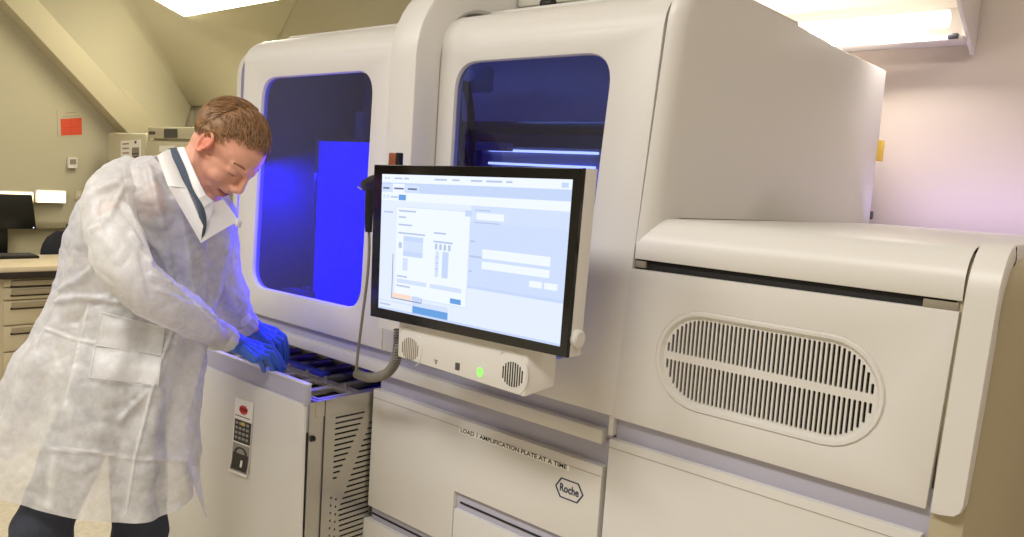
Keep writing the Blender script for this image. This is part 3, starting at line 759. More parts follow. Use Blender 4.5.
# peninsula bench and its drawer cabinet
y_l, y_r = 1.0, 1.98
wt = MB(); wt.box(-5.5, -4.93, y_l, y_r, .838, .868, .003); wt.box(-5.5, -4.925, y_l, y_r, .803, .838, .002, 1)
o = wt.build('lab_worktop', ['bench_top', 'bench_edge'], None, (-5.2, 1.5, .8)); tag(o, 'beige worktop with dark front edge, resting on the drawer cabinet behind the person', 'worktop')
dc = thing('drawer_cabinet', (-5.2, 1.68, 0), 'cream cabinet with a stack of six drawers on castors under the worktop', 'cabinet')
yA, yB = atX(1, 300, -4.97).y, 1.95
mb = MB(); mb.box(-5.45, -4.985, yA, yB, .13, .80, .004); mb.build('cabinet_body', 'cabinet_cream', dc)
zs = [.795, .73, .655, .535, .41, .275, .16]
ys = [275, 287, 300, 325, 351, 378, 392]
zz = [atX(20, y, -4.97).z for y in ys]; zz[0] = min(zz[0], .80)
for i in range(6):
    f = MB(); f.box(-4.985, -4.968, yA + .012, yB - .012, zz[i + 1] + .004, zz[i] - .004, .003); f = f.build('drawer_front', 'cabinet_cream', dc)
    h = MB(); h.box(-4.97, -4.952, yA + .05, yB - .05, zz[i] - .042, zz[i] - .012, .004); h.box(-4.9715, -4.962, yA + .045, yB - .045, zz[i] - .052, zz[i] - .04, .001, 1); h.build('drawer_handle', ['handle_shade', 'bench_edge'], f)  # dark strip under each handle paints in its shadow
MB().box(-5.44, -4.975, yA + .005, yB - .005, .10, .135, .004).build('cabinet_base', 'handle_shade', dc)
for x in (-5.05, -5.38):
    for y in (yA + .06, yB - .06):
        c = MB(); c.tube([(x, y - .015, .045), (x, y + .015, .045)], .045, 18); c.box(x - .025, x + .025, y - .03, y + .03, .05, .1, .006); c.build('castor', 'photo_grey', dc)
# second bench along the end wall
o = MB(); o.box(-5.89, -5.62, .6, 2.0, .80, .83, .003); o.box(-5.88, -5.84, .6, 2.0, 0, .80, .003)
o = o.build('wall_bench', 'cabinet_cream', None, (-5.75, 1.4, 0)); tag(o, 'narrow pale bench along the end wall carrying the dark desktop monitor', 'bench')
mx = -5.72
a, b = atX(-30, 193, mx), atX(36.5, 229, mx)
dm = thing('desktop_monitor', (mx, (a.y + b.y) / 2, .83), 'black desktop monitor on the wall bench at the left', 'monitor')
MB().hexa([Vector((mx - .03, a.y, b.z)), Vector((mx - .03, b.y, b.z)), Vector((mx, b.y, b.z)), Vector((mx, a.y, b.z)),
           Vector((mx - .03, a.y, a.z)), Vector((mx - .03, b.y - .025, a.z)), Vector((mx, b.y - .025, a.z)), Vector((mx, a.y, a.z))], .004).build('screen_shell', 'black_plastic', dm)
mb = MB(); ym = (a.y + b.y) / 2; mb.box(mx - .05, mx - .03, ym - .03, ym + .03, .84, 1.1, .004); mb.box(mx - .08, mx + .06, ym - .1, ym + .1, .83, .842, .004); mb.build('monitor_stand', 'black_plastic', dm)
mb = MB(); mb.box(mx, mx + .002, b.y - .02, b.y - .014, b.z + .006, b.z + .012, 0); mb.build('power_light', 'led_white', dm)
a = atZ(8, 247, .868); b = atZ(34, 252, .868)
kb = thing('keyboard', (-5.3, 1.3, .868), 'black keyboard lying on the beige worktop in front of the dark monitor', 'keyboard')
kx = -5.36; ka, kb2 = atX(6, 246, kx).y, atX(36, 246, kx).y
mb = MB(); mb.box(kx - .09, kx + .06, ka - .1, kb2, .868, .884, .004); mb.build('keyboard_base', 'black_plastic', kb)
mb = MB()
for i in range(5):
    for j in range(12):
        y0 = lp(ka - .095, kb2 - .005, j / 12); mb.box(kx - .083 + .028 * i, kx - .060 + .028 * i, y0, y0 + (kb2 - ka + .09) / 12 - .004, .883, .889, .001, 0, 1)
mb.build('keys', 'photo_grey', kb)
pp = MB(); y0, y1 = atZ(38, 250, .87).y, atZ(62, 251, .87).y
pp.hexa([Vector((-5.30, y0 - .02, .868)), Vector((-5.12, y0 - .04, .868)), Vector((-5.06, y0 + .22, .868)), Vector((-5.27, y0 + .20, .868)),
         Vector((-5.30, y0 - .02, .871)), Vector((-5.12, y0 - .04, .871)), Vector((-5.06, y0 + .22, .871)), Vector((-5.27, y0 + .20, .871))], 0)
tag(pp.build('paper_sheet', 'white_paper', None, (-5.2, y0, .868)), 'white sheet of paper lying on the worktop right beside the black keyboard', 'paper')
# office chair between the benches
ch = thing('office_chair', (-5.56, 1.72, 0), 'dark office chair whose rounded backrest shows above the worktop behind the paper', 'chair')
cxx = -5.55; pA, pB = atX(40, 240, cxx), atX(80, 240, cxx); zt = atX(60, 231, cxx).z
cym = (pA.y + pB.y) / 2; hw_ = (pB.y - pA.y) / 2
mb = MB(); rows = []
for i in range(11):
    z = lp(.62, zt, i / 10); k = max(.05, math.sin(math.radians(30 + 60 * min(1, i / 6))) if i < 7 else math.sqrt(max(.02, 1 - ((i - 6) / 4.1) ** 2)))
    rows.append([Vector((cxx + .03 * math.cos(t), cym + hw_ * k * math.sin(t), z)) for t in [2 * PI * q / 20 for q in range(20)]])
mb.loft(rows, True, True, True); mb.build('backrest', 'chair_fabric', ch)
mb = MB(); mb.box(cxx - .04, cxx + .02, cym - .2, cym + .2, .44, .52, .03); mb.build('seat', 'chair_fabric', ch)
mb = MB(); mb.tube([(cxx, cym, .06), (cxx, cym, .45)], .025, 12)
for k in range(5):
    a = 2 * PI * k / 5; mb.tube([(cxx, cym, .09), (cxx + .05 * math.cos(a), cym + .28 * math.sin(a), .05)], .018, 8)
mb.tube([(cxx, cym, .46), (cxx + .03, cym, .55), (cxx + .02, cym, .68)], .02, 8)
mb.build('chair_base', 'black_plastic', ch)
for k in range(5):
    a = 2 * PI * k / 5; x, y = cxx + .05 * math.cos(a), cym + .28 * math.sin(a)
    mb = MB(); mb.tube([(x - .02, y, .028), (x + .02, y, .028)], .028, 14); mb.build('castor', 'black_plastic', ch)
# lit panels and trunking on the end wall
for (xa, xb, lab) in ((-30, 34.5, 'glowing wall lamp above the black desktop monitor, left of its twin'), (36, 67, 'short glowing wall lamp right of the desktop monitor')):
    a, b = atX(xa, 190.5, EW + .06), atX(xb, 203, EW + .06)
    wl = thing('wall_lamp', (EW, (a.y + b.y) / 2, a.z), lab, 'lamp')
    MB().box(EW + .002, EW + .05, a.y, b.y, b.z - .004, a.z + .006, .004).build('lamp_housing', 'lamp_shell', wl)
    MB().box(EW + .045, EW + .06, a.y + .01, b.y - .008, b.z, a.z - .002, .003).build('lamp_cover', 'shelf_glow', wl)
a, b = atX(-20, 221.5, EW + .05), atX(73, 228.5, EW + .05)
tr = thing('cable_trunking', (EW, 1.8, a.z), 'grey cable trunking running along the end wall below the glowing lamps', 'trunking')
MB().box(EW + .002, EW + .05, a.y, b.y, b.z, a.z, .004).build('trunking_body', 'trunking', tr)
a, b = atX(66, 224, EW + .05), atX(72, 227.5, EW + .05)
MB().box(EW + .048, EW + .056, a.y, b.y, b.z, a.z, .002).build('socket', 'photo_grey', tr)
# notice, thermostat, switch
X = EW + .004
c = [atX(58, 137, X), atX(84, 136, X), atX(83.5, 108, X), atX(57, 110, X)]
def onwall(q, u, v, l): p = lp(lp(q[0], q[1], u), lp(q[3], q[2], u), v); return Vector((EW + l, p.y, p.z))
nt_ = thing('wall_notice', (EW, c[0].y, c[0].z), 'white notice with a large red block pinned to the end wall', 'sign')
def wq(q, u0, u1, v0, v1, l0, l1, mb): mb.hexa([onwall(q, u0, v0, l0), onwall(q, u1, v0, l0), onwall(q, u1, v0, l1), onwall(q, u0, v0, l1), onwall(q, u0, v1, l0), onwall(q, u1, v1, l0), onwall(q, u1, v1, l1), onwall(q, u0, v1, l1)], 0)
mb = MB(); wq(c, 0, 1, 0, 1, .001, .004, mb); mb.build('notice_sheet', 'wall_paint', nt_)
mb = MB(); wq(c, .12, .92, .05, .66, .004, .0055, mb); mb.build('red_block', 'sign_red', nt_)
mb = MB(); wq(c, .3, .7, .84, .88, .004, .005, mb); wq(c, .2, .85, .72, .75, .004, .005, mb); mb.build('printed_lines', 'handle_shade', nt_)
mb = MB(); wq(c, .2, .85, .32, .34, .0055, .0065, mb); wq(c, .5, .51, .1, .6, .0055, .0065, mb); mb.build('red_block_print', 'stop_red', nt_)
c = [atX(67, 168, X), atX(76, 168, X), atX(76, 157.5, X), atX(67, 157.5, X)]
th = thing('wall_thermostat', (EW, c[0].y, c[0].z), 'small grey thermostat box on the wall below the red notice', 'thermostat')
mb = MB(); wq(c, 0, 1, 0, 1, .001, .03, mb); mb.build('thermostat_body', 'lamp_shell', th); mb = MB(); wq(c, .15, .85, .35, .85, .03, .033, mb); mb.build('thermostat_window', 'button_grey', th)
c = [atX(75, 199, X), atX(82, 199, X), atX(82, 191, X), atX(75, 191, X)]
ws = thing('wall_switch', (EW, c[0].y, c[0].z), 'small cream switch plate on the end wall right of the glowing lamps', 'switch')
mb = MB(); wq(c, 0, 1, 0, 1, .001, .012, mb); mb.build('switch_plate', 'cabinet_cream', ws); mb = MB(); wq(c, .35, .65, .25, .75, .012, .018, mb); mb.build('rocker', 'lamp_shell', ws)
# two tall refrigerators against the back wall
FY = 2.3
def ff(q, u0, u1, v0, v1, l, mb, base=0):
    P = lambda u, v, l_: (lambda p: Vector((p.x, FY - base - l_, p.z)))(lp(lp(q[0], q[1], u), lp(q[3], q[2], u), v))
    mb.hexa([P(u0, v0, 0), P(u1, v0, 0), P(u1, v0, l), P(u0, v0, l), P(u0, v1, 0), P(u1, v1, 0), P(u1, v1, l), P(u0, v1, l)], 0)
a, b = atY(107.5, 132, FY), atY(145, 131.5, FY)
fr = thing('lab_refrigerator', ((a.x + b.x) / 2, 2.6, 0), 'narrow cream refrigerator with a printed poster, left of the one with display', 'refrigerator')
MB().box(a.x + .004, b.x - .004, FY + .03, 2.98, .02, a.z, .012).build('refrigerator_body', 'fridge', fr)
f = MB().box(a.x, b.x, FY, FY + .026, .08, a.z - .004, .012).build('refrigerator_door', 'fridge', fr)
MB().box(a.x - .016, a.x - .002, FY + .02, FY + .05, .1, a.z - .01, .003).build('hinge_strip', 'handle_shade', fr)
MB().tube([(b.x - .03, FY - .03, .9), (b.x - .03, FY - .03, 1.3)], .01, 10).build('door_handle', 'lamp_shell', f)
c = [atY(121, 160, FY), atY(141, 160, FY), atY(141, 139.5, FY), atY(121, 141, FY)]
po = thing('poster', (c[0].x, FY, c[0].z), 'cream printed poster with orange lines and a grey bottle picture on the narrow refrigerator', 'poster')
mb = MB(); ff(c, 0, 1, 0, 1, .002, mb); mb.build('poster_sheet', 'white_paper', po)
for v in (.85, .62, .38, .12):
    mb = MB(); ff(c, .1, .42, v - .05, v + .01, .001, mb, .002); mb.build('printed_line', 'copper', po)
mb = MB(); ff(c, .58, .92, .1, .62, .001, mb, .002); mb.build('printed_bottle', 'button_grey', po)
for v in (.1, .27): mb = MB(); ff(c, .58, .92, v, v + .08, .001, mb, .003); mb.build('bottle_band', 'photo_grey', po)
mb = MB(); ff(c, .7, .8, .82, .95, .001, mb, .002); mb.build('printed_mark', 'photo_grey', po)
a2, b2 = atY(148, 126.3, FY), atY(229, 127, FY)
fr2 = thing('lab_refrigerator', ((a2.x + b2.x) / 2, 2.6, 0), 'wide cream refrigerator with a dark display in its top panel, behind the person', 'refrigerator')
MB().box(a2.x + .004, b2.x, FY + .03, 2.98, .02, a2.z, .012).build('refrigerator_body', 'fridge', fr2)
zp = atY(160, 139.5, FY).z
pn = MB().box(a2.x, b2.x, FY, FY + .026, zp + .006, a2.z - .003, .006).build('control_panel', 'fridge', fr2)
f = MB().box(a2.x, b2.x, FY - .004, FY + .026, .08, zp - .006, .01).build('refrigerator_door', 'fridge', fr2)
MB().tube([(a2.x + .05, FY - .04, .9), (a2.x + .05, FY - .04, 1.3)], .01, 10).build('door_handle', 'lamp_shell', f)
c = [atY(164.5, 138, FY), atY(177.5, 138, FY), atY(177.5, 129, FY), atY(164.5, 129, FY)]
mb = MB(); ff(c, 0, 1, 0, 1, .004, mb); mb.build('display', 'photo_grey', pn)
c = [atY(149, 134.5, FY), atY(155, 134.5, FY), atY(155, 131.5, FY), atY(149, 131.5, FY)]
mb = MB(); ff(c, 0, 1, 0, 1, .003, mb); mb.build('name_plate', 'photo_grey', pn)
c = [atY(160.5, 152, FY), atY(176, 152, FY), atY(176, 145.5, FY), atY(160.5, 146, FY)]
mb = MB(); ff(c, 0, 1, 0, 1, .003, mb, .005); o = mb.build('paper_note', 'white_paper', None, tuple(c[0])); tag(o, 'white paper note taped to the wide refrigerator behind the shoulder', 'note')

# ------------------------------------------------------------------ lamps in the room
# fluorescent wall fitting behind the analyzer
LY = 2.9
a, b = atY(966, 40, LY), atY(700, 60, LY)
fl = thing('wall_light', (-1.3, BW, a.z), 'long fluorescent light fitting with an open reflector on the wall above the analyzer', 'lamp')
xe, xs = a.x, -2.0
za, zb_ = a.z, atY(962, 2, LY).z
MB().box(xs, xe, 2.93, BW - .002, za + .0, zb_ + .1, .006).build('lamp_back', 'lamp_shell', fl)
mb = MB()
rf = [(2.93, zb_ - .01), (2.80, zb_ + .012), (2.72, zb_ + .03), (2.715, zb_ + .05), (2.93, zb_ + .10)]
mb.loft([[Vector((x, y, z)) for y, z in rf] for x in (xs, xe)], True, True, True); mb.build('lamp_hood', 'lamp_shell', fl)
mb = MB(); mb.box(xs, xe, 2.86, 2.94, za - .004, za + .008, .002); mb.build('lower_lip', 'lamp_shell', fl)
mb = MB(); mb.tube([(xs, 2.87, (za + zb_) / 2 + .005), (xe - .05, 2.87, (za + zb_) / 2 + .005)], .028, 16); mb.build('fluorescent_tube', 'lamp_glow', fl)
mb = MB(); mb.hexa([Vector((xe - .002, 2.70, zb_ - .015)), Vector((xe + .012, 2.70, zb_ - .015)), Vector((xe + .012, 2.98, za - .035)), Vector((xe - .002, 2.98, za - .035)),
                    Vector((xe - .002, 2.70, zb_ + .07)), Vector((xe + .012, 2.70, zb_ + .07)), Vector((xe + .012, 2.98, zb_ + .11)), Vector((xe - .002, 2.98, zb_ + .11))], .002)
mb.build('end_plate', 'lamp_shell', fl)
mb = MB(); p = atY(958, 41, 2.86); mb.box(p.x - .03, p.x, 2.85, 2.87, za - .002, za + .014, .002); mb.build('lamp_clip', 'steel_dark', fl)
# slanted ceiling fitting at the upper left
q0, q1 = atY(175, 18.5, 2.6), atY(300, -7, 2.6)
q3 = atX(149, -.5, q0.x); q3 = q0 + (q3 - q0) * 2.2; q2 = q1 + (q3 - q0)
q1 = q0 + (q1 - q0).normalized() * 1.5; q1.z = q0.z; q1.y = q0.y; q2 = q1 + (q3 - q0)
cl = thing('ceiling_light', tuple(lp(q0, q2, .5)), 'bright tilted ceiling light panel at the upper left above the analyzer', 'lamp')
nn = (q1 - q0).cross(q3 - q0).normalized(); nn = nn if nn.z > 0 else -nn
MB().hexa([q0, q1, q2, q3] + [p + nn * .012 for p in (q0, q1, q2, q3)], .002).build('light_panel', 'lamp_glow_room', cl)
MB().hexa([p + nn * .014 for p in (q0, q1, q2, q3)] + [p + nn * .07 for p in (q0, q1, q2, q3)], .004).build('light_housing', 'lamp_shell', cl)
for t in (.2, .8):
    p = lp(lp(q0, q1, t), lp(q3, q2, t), .5) + nn * .06; MB().tube([p, (p.x, p.y, CEIL)], .008, 8).build('hanger_rod', 'steel', cl)
# added ceiling fittings over the room (unseen, put in to light it)
def added_room_light(x, y, sx, sy, power, rgb, label):
    o = thing('added_room_light', (x, y, CEIL - .03), label, 'lamp', 'ceiling light panels added above the room')
    MB().box(x - sx / 2 - .03, x + sx / 2 + .03, y - sy / 2 - .03, y + sy / 2 + .03, CEIL - .05, CEIL - .001, .004).build('light_frame', 'lamp_shell', o)
    l = bpy.data.lights.new('added_room_lamp', 'AREA'); l.shape = 'RECTANGLE'; l.size = sx; l.size_y = sy; l.energy = power; l.color = rgb
    lo = bpy.data.objects.new('added_room_lamp', l); COL.objects.link(lo); lo.location = (x, y, CEIL - .06); 
    return lo
ROOM = 'flat white ceiling light panel added to light the lab, outside the picture'
added_room_light(-.6, -.6, 1.2, .6, 48, (1, .95, .89), ROOM)
added_room_light(-2.4, -.8, 1.2, .6, 40, (1, .985, .98), ROOM)
added_room_light(.5, 1.7, .6, .6, 10, (1, .95, .89), ROOM)
added_room_light(-4.4, -.6, 1.2, .6, 22, (1, .95, .86), ROOM)
def area(name, loc, target, sx, sy, power, rgb):
    l = bpy.data.lights.new(name, 'AREA'); l.shape = 'RECTANGLE'; l.size = sx; l.size_y = sy; l.energy = power; l.color = rgb
    o = bpy.data.objects.new(name, l); COL.objects.link(o); o.location = loc
    o.rotation_euler = (Vector(target) - Vector(loc)).to_track_quat('-Z', 'Y').to_euler(); return o
# light of the modelled fittings
area('wall_light_lamp', ((xs + xe) / 2, 2.83, (za + zb_) / 2 - .01), ((xs + xe) / 2, 2.95, za - .6), 1.2, .05, 11, (1, .92, .86))
area('ceiling_light_lamp', tuple(lp(q0, q2, .5) - nn * .03), tuple(lp(q0, q2, .5) - nn), 1.3, .3, 9, (1, .93, .70))
# blue lamps of the analyzer, with added fill lamps among them
area('blue_lamp', (-2.36, 1.60, 1.50), (-2.5, 1.72, 1.0), .16, .06, 5, (.006, .001, 1))
area('blue_lamp', (-1.25, 1.83, 1.59), (-1.25, 1.72, 1.0), .5, .06, 1.6, (.006, .001, 1))
area('screen_lamp', (-2.08, 1.60, 1.33), (-2.0, .95, 1.25), .2, .4, 9, (.03, .01, 1))
area('bay_fill_lamp', (-1.75, 1.62, 1.9), (-1.75, 2.0, 1.5), 1.3, .05, 2.2, (.38, .46, 1))  # added lamp that lifts the dark upper part of both windows
area('bay_fill_lamp', (-1.38, 1.965, 1.692), (-1.38, 2.4, 1.4), .72, .015, .6, (.35, .5, 1))  # added strip that brightens the middle of the right window
area('added_rear_glow', (-.55, 2.80, 1.47), (-.55, 3.1, 1.75), .6, .04, .75, (.56, .45, 1))  # added violet lamp that tints the wall behind the analyzer
area('blue_lamp', (-2.1, 1.9, .935), (-2.1, 1.4, .86), .6, .05, .16, (.035, .008, 1))
w = bpy.data.worlds.new('world'); S.world = w; w.use_nodes = True
w.node_tree.nodes['Background'].inputs[0].default_value = (1, .95, .85, 1); w.node_tree.nodes['Background'].inputs[1].default_value = .05
#PERSON
# ------------------------------------------------------------------ the person
man = thing('person', tuple(Vector((atD(110, 500, 1.9).x, atD(110, 500, 1.9).y, 0))), 'person in a white lab coat and blue gloves bending over the opened drawer', 'person')
psi, pit, hs = .27, 1.0, .985
NV = -CF
_h = math.cos(psi) * CR + math.sin(psi) * NV
hf = math.cos(pit) * _h - math.sin(pit) * CU
hu = math.cos(pit) * CU + math.sin(pit) * _h
hl_ = hu.cross(hf)
HO = atD(226, 147.5, 1.97)
def HP(x, y, z): return HO + (hf * x + hl_ * y + hu * z) * hs
HM = Matrix((hf, hl_, hu)).transposed()
def hell(mb, c, r): mb.ell(HP(*c), r, HM, 28)
def hcap(mb, a, ra, b, rb): mb.cap(HP(*a), ra, HP(*b), rb)
neck_top = HP(-.03, 0, -.05)
neck_base = atD(187, 184, 1.98)
chest = atD(164, 228, 2.02); belly = atD(150, 300, 2.08); pelvis = atD(124, 368, 2.07)
shN, elN, wrN = atD(120, 212, 1.90), atD(136, 282, 1.82), atD(222, 337, 2.15)
shF, elF, wrF = atD(196, 210, 2.12), atD(220, 275, 2.2), atD(245, 325, 2.33)
hipN, hipF = atD(100, 395, 2.03), atD(136, 395, 2.12)
knN, knF = atD(43, 525, 1.92), atD(140, 530, 2.10)
anN, anF = Vector((knN.x - .06, knN.y - .02, .10)), Vector((knF.x - .03, knF.y - .03, .10))

mb = MB()
hell(mb, (-.012, 0, .030), (.094, .073, .080))
hell(mb, (.02, 0, .03), (.07, .066, .066))
hell(mb, (.034, 0, -.030), (.056, .060, .080))
hell(mb, (.036, 0, -.080), (.050, .049, .038))
hcap(mb, (.078, -.012, -.104), .018, (.078, .012, -.104), .018)
hcap(mb, (-.005, -.058, -.03), .016, (.045, -.040, -.092), .018); hcap(mb, (-.005, .058, -.03), .016, (.045, .040, -.092), .018)
for s in (-1, 1):
    hell(mb, (.058, s * .036, -.038), (.026, .024, .026))
    hcap(mb, (.068, s * .044, .018), .010, (.087, s * .014, .017), .012)
    hell(mb, (.103, s * .010, -.036), (.010, .008, .008))
    hell(mb, (.073, s * .031, .002), (.015, .018, .013))
    hcap(mb, (.080, s * .026, -.053), .009, (.093, s * .006, -.052), .010)
    hcap(mb, (.078, s * .022, -.072), .009, (.089, s * .005, -.072), .0095)
    hell(mb, (.066, s * .036, -.060), (.016, .012, .018))
hcap(mb, (.091, 0, .014), .009, (.110, 0, -.025), .0115); hell(mb, (.109, 0, -.029), (.012, .0115, .010))
hcap(mb, (-.030, 0, -.025), .052, (-.012, 0, -.05), .052)
mb.cap(HP(-.014, 0, -.05), .052, neck_base, .056, 18)
mb.cap(neck_base, .056, lp(neck_base, chest, .35), .07, 18); mb.cap(lp(neck_base, chest, .35), .07, chest, .10, 18); mb.cap(chest, .095, belly, .085, 18); mb.cap(belly, .085, pelvis, .09, 18)
mb.cap(lp(neck_base, chest, .3), .055, shN, .05); mb.cap(lp(neck_base, chest, .3), .055, shF, .05)
mb.cap(shN, .040, elN, .038); mb.cap(elN, .038, wrN, .022); mb.cap(shF, .050, elF, .042); mb.cap(elF, .042, wrF, .022)
for a, b, c in ((hipN, knN, anN), (hipF, knF, anF)):
    mb.cap(lp(pelvis, a, .6), .062, a, .06); mb.cap(a, .06, b, .05); mb.cap(b, .052, c, .036)
mb.cap(wrN, .022, lp(wrN, atD(255, 352, 2.23), .3), .018); mb.cap(wrF, .022, lp(wrF, atD(272, 335, 2.38), .3), .018)
mb.remesh(.0034, 12, .5)
mb.build('body', 'skin', man, angle=180, recalc=False)

# ears, eyes, brows, lips
for s in (-1, 1):
    mb = MB()
    E0 = lambda u, v, w: HP(-.006 - .30 * w + u * .8 + .008, s * (.0675 + w * .8), v * .8 - .003)
    hel = [(.012, -.004), (.016, .012), (.008, .030), (-.008, .036), (-.022, .026), (-.025, .006), (-.018, -.012), (-.004, -.028), (.008, -.030), (.012, -.018)]
    out = [E0(u, v, .012 + .004 * math.sin(i)) for i, (u, v) in enumerate(hel)]
    mb.tube(curve3(out, 50), .0048, 8)
    rows = [[lp(E0(-.004, .002, .002), E0(u, v, .012), t) for u, v in hel] for t in (.05, .5, 1)]
    mb.loft(rows, True, True); rows2 = [[p + hl_ * (-s * .006) for p in r] for r in rows]; mb.loft(rows2, True, True)
    mb.ell(E0(-.005, .004, .004), (.015, .006, .024), HM, 16); mb.ell(E0(.002, -.026, .009), (.008, .005, .009), HM, 12); mb.ell(E0(.010, -.002, .006), (.006, .005, .008), HM, 12)
    mb.remesh(.0018, 4, .5); mb.build('ear', 'ear_skin', man, angle=180, recalc=False)
    mb = MB(); mb.ell(HP(.0755, s * .031, .003), (.0115,) * 3, HM, 18); ey = mb.build('eye', 'eye_white', man)
    mb = MB(); mb.ell(HP(.0845, s * .031, -.003), (.003, .005, .005), HM, 12); mb.build('iris', 'iris', ey)
    mb = MB(); rows = []
    for i in range(7):                              # lowered upper lid
        a = math.radians(-25 + 110 * i / 6)
        rows.append([HP(.0755 + .0135 * math.cos(a) * math.cos(b), s * .031 + .0145 * math.sin(b), .003 + .0135 * math.sin(a)) for b in [math.radians(-75 + 150 * k / 10) for k in range(11)]])
    mb.loft(rows, False); mb.build('eyelid', 'skin', man)
    mb = MB(); mb.tube([HP(.0755 + .0139 * math.cos(math.radians(-26)) * math.cos(b), s * .031 + .0148 * math.sin(b), .003 - .0060) for b in [math.radians(-70 + 140 * k / 10) for k in range(11)]], .0011, 6); mb.build('eyelashes', 'brow', man)
    mb = MB(); mb.tube(curve3([HP(.069, s * .050, .022), HP(.0815, s * .034, .027), HP(.0905, s * .014, .022)], 16), .0034, 8); mb.build('eyebrow', 'brow', man)
mb = MB(); mb.tube(curve3([HP(.069, -.044, -.042), HP(.0885, -.024, -.0575), HP(.0985, 0, -.0615), HP(.0895, .024, -.0575), HP(.070, .044, -.044)], 40), .0021, 8); mb.build('mouth', 'mouth_line', man)
mb = MB(); mb.tube(curve3([HP(.0835, -.024, -.0615), HP(.0940, -.012, -.068), HP(.0965, 0, -.0695), HP(.0940, .012, -.068), HP(.0835, .024, -.0615)], 40), .0032, 8); mb.build('lower_lip', 'lip', man)

# hair: close cap plus many short waved locks
def hz(x):
    k = [(-.2, -.125), (-.004, .024), (.006, .034), (.020, .060), (.045, .077), (.075, .083), (.2, .085)]
    for (a, b), (c, d) in zip(k, k[1:]):
        if x <= c: return lp(b, d, (x - a) / (c - a))
    return .085
HC = Vector((-.012, 0, .030))
def scalp(th, ph, k=1.0):
    d = Vector((math.cos(th) * math.cos(ph), math.sin(ph), math.sin(th) * math.cos(ph)))
    p = Vector((d.x * (.0955 if d.x < 0 else .0965), d.y * .0755, d.z * .082)) * k
    return HC + p, d
mb = MB()
rows = []
NT_, NP_ = 64, 40
grid = {}
vs = []; fs = []
for i in range(NT_):
    for j in range(NP_ + 1):
        p, d = scalp(2 * PI * i / NT_, PI * (j / NP_ - .5), 1.0)
        grid[i, j] = len(vs); n_ = noise.noise(p * 60) * .0035 + noise.noise(p * 140) * .0018
        over = p.z - hz(p.x) - .006 * noise.noise(p * 90)
        vs.append((HP(*(p + d * (max(-.006, min(.006, over * .5)) + n_))), over))
for i in range(NT_):
    for j in range(NP_):
        q = [grid[i, j], grid[(i + 1) % NT_, j], grid[(i + 1) % NT_, j + 1], grid[i, j + 1]]
        if min(vs[k][1] for k in q) > (-.004): fs.append(q)
mb.add([v for v, _ in vs], fs)
rnd = random.Random(3)
cnt = 0
while cnt < 1900:
    th = rnd.uniform(0, 2 * PI); ph = math.asin(rnd.uniform(-1, 1))
    p, d = scalp(th, ph, 1.0)
    if p.z < hz(p.x) + (.002 if p.x < .02 else .002 + .10 * min(.06, p.x - .02)): continue
    cnt += 1
    top = max(0, d.z)
    t = Vector((.55 + .3 * top, .25 * (1 if d.y > 0 else -1) * (1 - top) + rnd.uniform(-.35, .35), -.75 * (1 - top) + .1))
    if d.x < -.2: t = Vector((-.2, rnd.uniform(-.3, .3), -1))
    t = (t - d * t.dot(d)).normalized()
    sd = d.cross(t)
    L_ = rnd.uniform(.016, .030) * (.65 + .6 * top); w_ = rnd.uniform(.0009, .0016); ph0 = rnd.uniform(0, 6)
    pts = []
    for k in range(6):
        u = k / 5
        pts.append(HP(*(p + d * (.001 + (.0035 + .005 * top + .05 * max(0, p.x - .03)) * math.sin(PI * (.15 + .7 * u))) + t * L_ * u + sd * .0028 * math.sin(ph0 + 5 * u))))
    mb.tube(pts, [w_ * q for q in (.7, 1, 1, .9, .6, .2)], 5)
mb.build('hair', 'hair', man, angle=60)

# trousers and shoes
mb = MB()
for a, b, c in ((hipN, knN, anN), (hipF, knF, anF)):
    mb.cap(lp(pelvis, a, .6), .08, a, .074); mb.cap(a, .074, b, .066); mb.cap(b, .070, lp(b, c, .8), .060); mb.cap(lp(b, c, .8), .06, c + Vector((0, 0, -.02)), .062)
mb.cap(pelvis + Vector((0, 0, .04)), .095, pelvis, .10)
def crumple(v):
    n = noise.noise(Vector((v.x * 9, v.y * 9, v.z * 16))) * .008 + noise.noise(v * 30) * .003
    c_ = Vector((man.location.x, man.location.y, v.z)); d = (v - c_).normalized(); return v + d * n
mb.remesh(.008, 3, .5, crumple); mb.build('trousers', 'trousers', man, angle=180, recalc=False)
for c in (anN, anF):
    mb = MB(); f = Vector((.85, .5, 0)).normalized(); o = Vector((c.x, c.y, 0))
    mb.cap(o + Vector((0, 0, .045)) - f * .05, .038, o + Vector((0, 0, .042)) + f * .06, .040); mb.cap(o + f * .06 + Vector((0, 0, .04)), .038, o + f * .16 + Vector((0, 0, .032)), .030); mb.cap(o + Vector((0, 0, .05)), .04, o + Vector((0, 0, .11)), .042)
    mb.remesh(.006, 4, .5, lambda v: Vector((v.x, v.y, max(v.z, .002)))); mb.build('shoe', 'shoe', man, angle=180, recalc=False)

# sweater under the coat
mb = MB()
mb.cap(lp(neck_base, chest, .35), .078, chest, .108, 18); mb.cap(chest, .105, belly, .092, 18); mb.cap(belly, .092, pelvis + Vector((0, 0, .03)), .095, 18)
mb.cap(lp(neck_base, chest, .5), .06, lp(chest, shN, .6), .05); mb.cap(lp(neck_base, chest, .5), .06, lp(chest, shF, .6), .05)
mb.remesh(.007, 4, .5); mb.build('sweater', 'slate', man, angle=180, recalc=False)
for a, b, c in ((shN, elN, wrN), (shF, elF, wrF)):
    mb = MB(); mb.cap(a, .045, b, .044); mb.cap(b, .044, lp(b, c, .85), .030); mb.remesh(.005, 4, .5); mb.build('shirt_sleeve', 'shirt', man, angle=180, recalc=False)

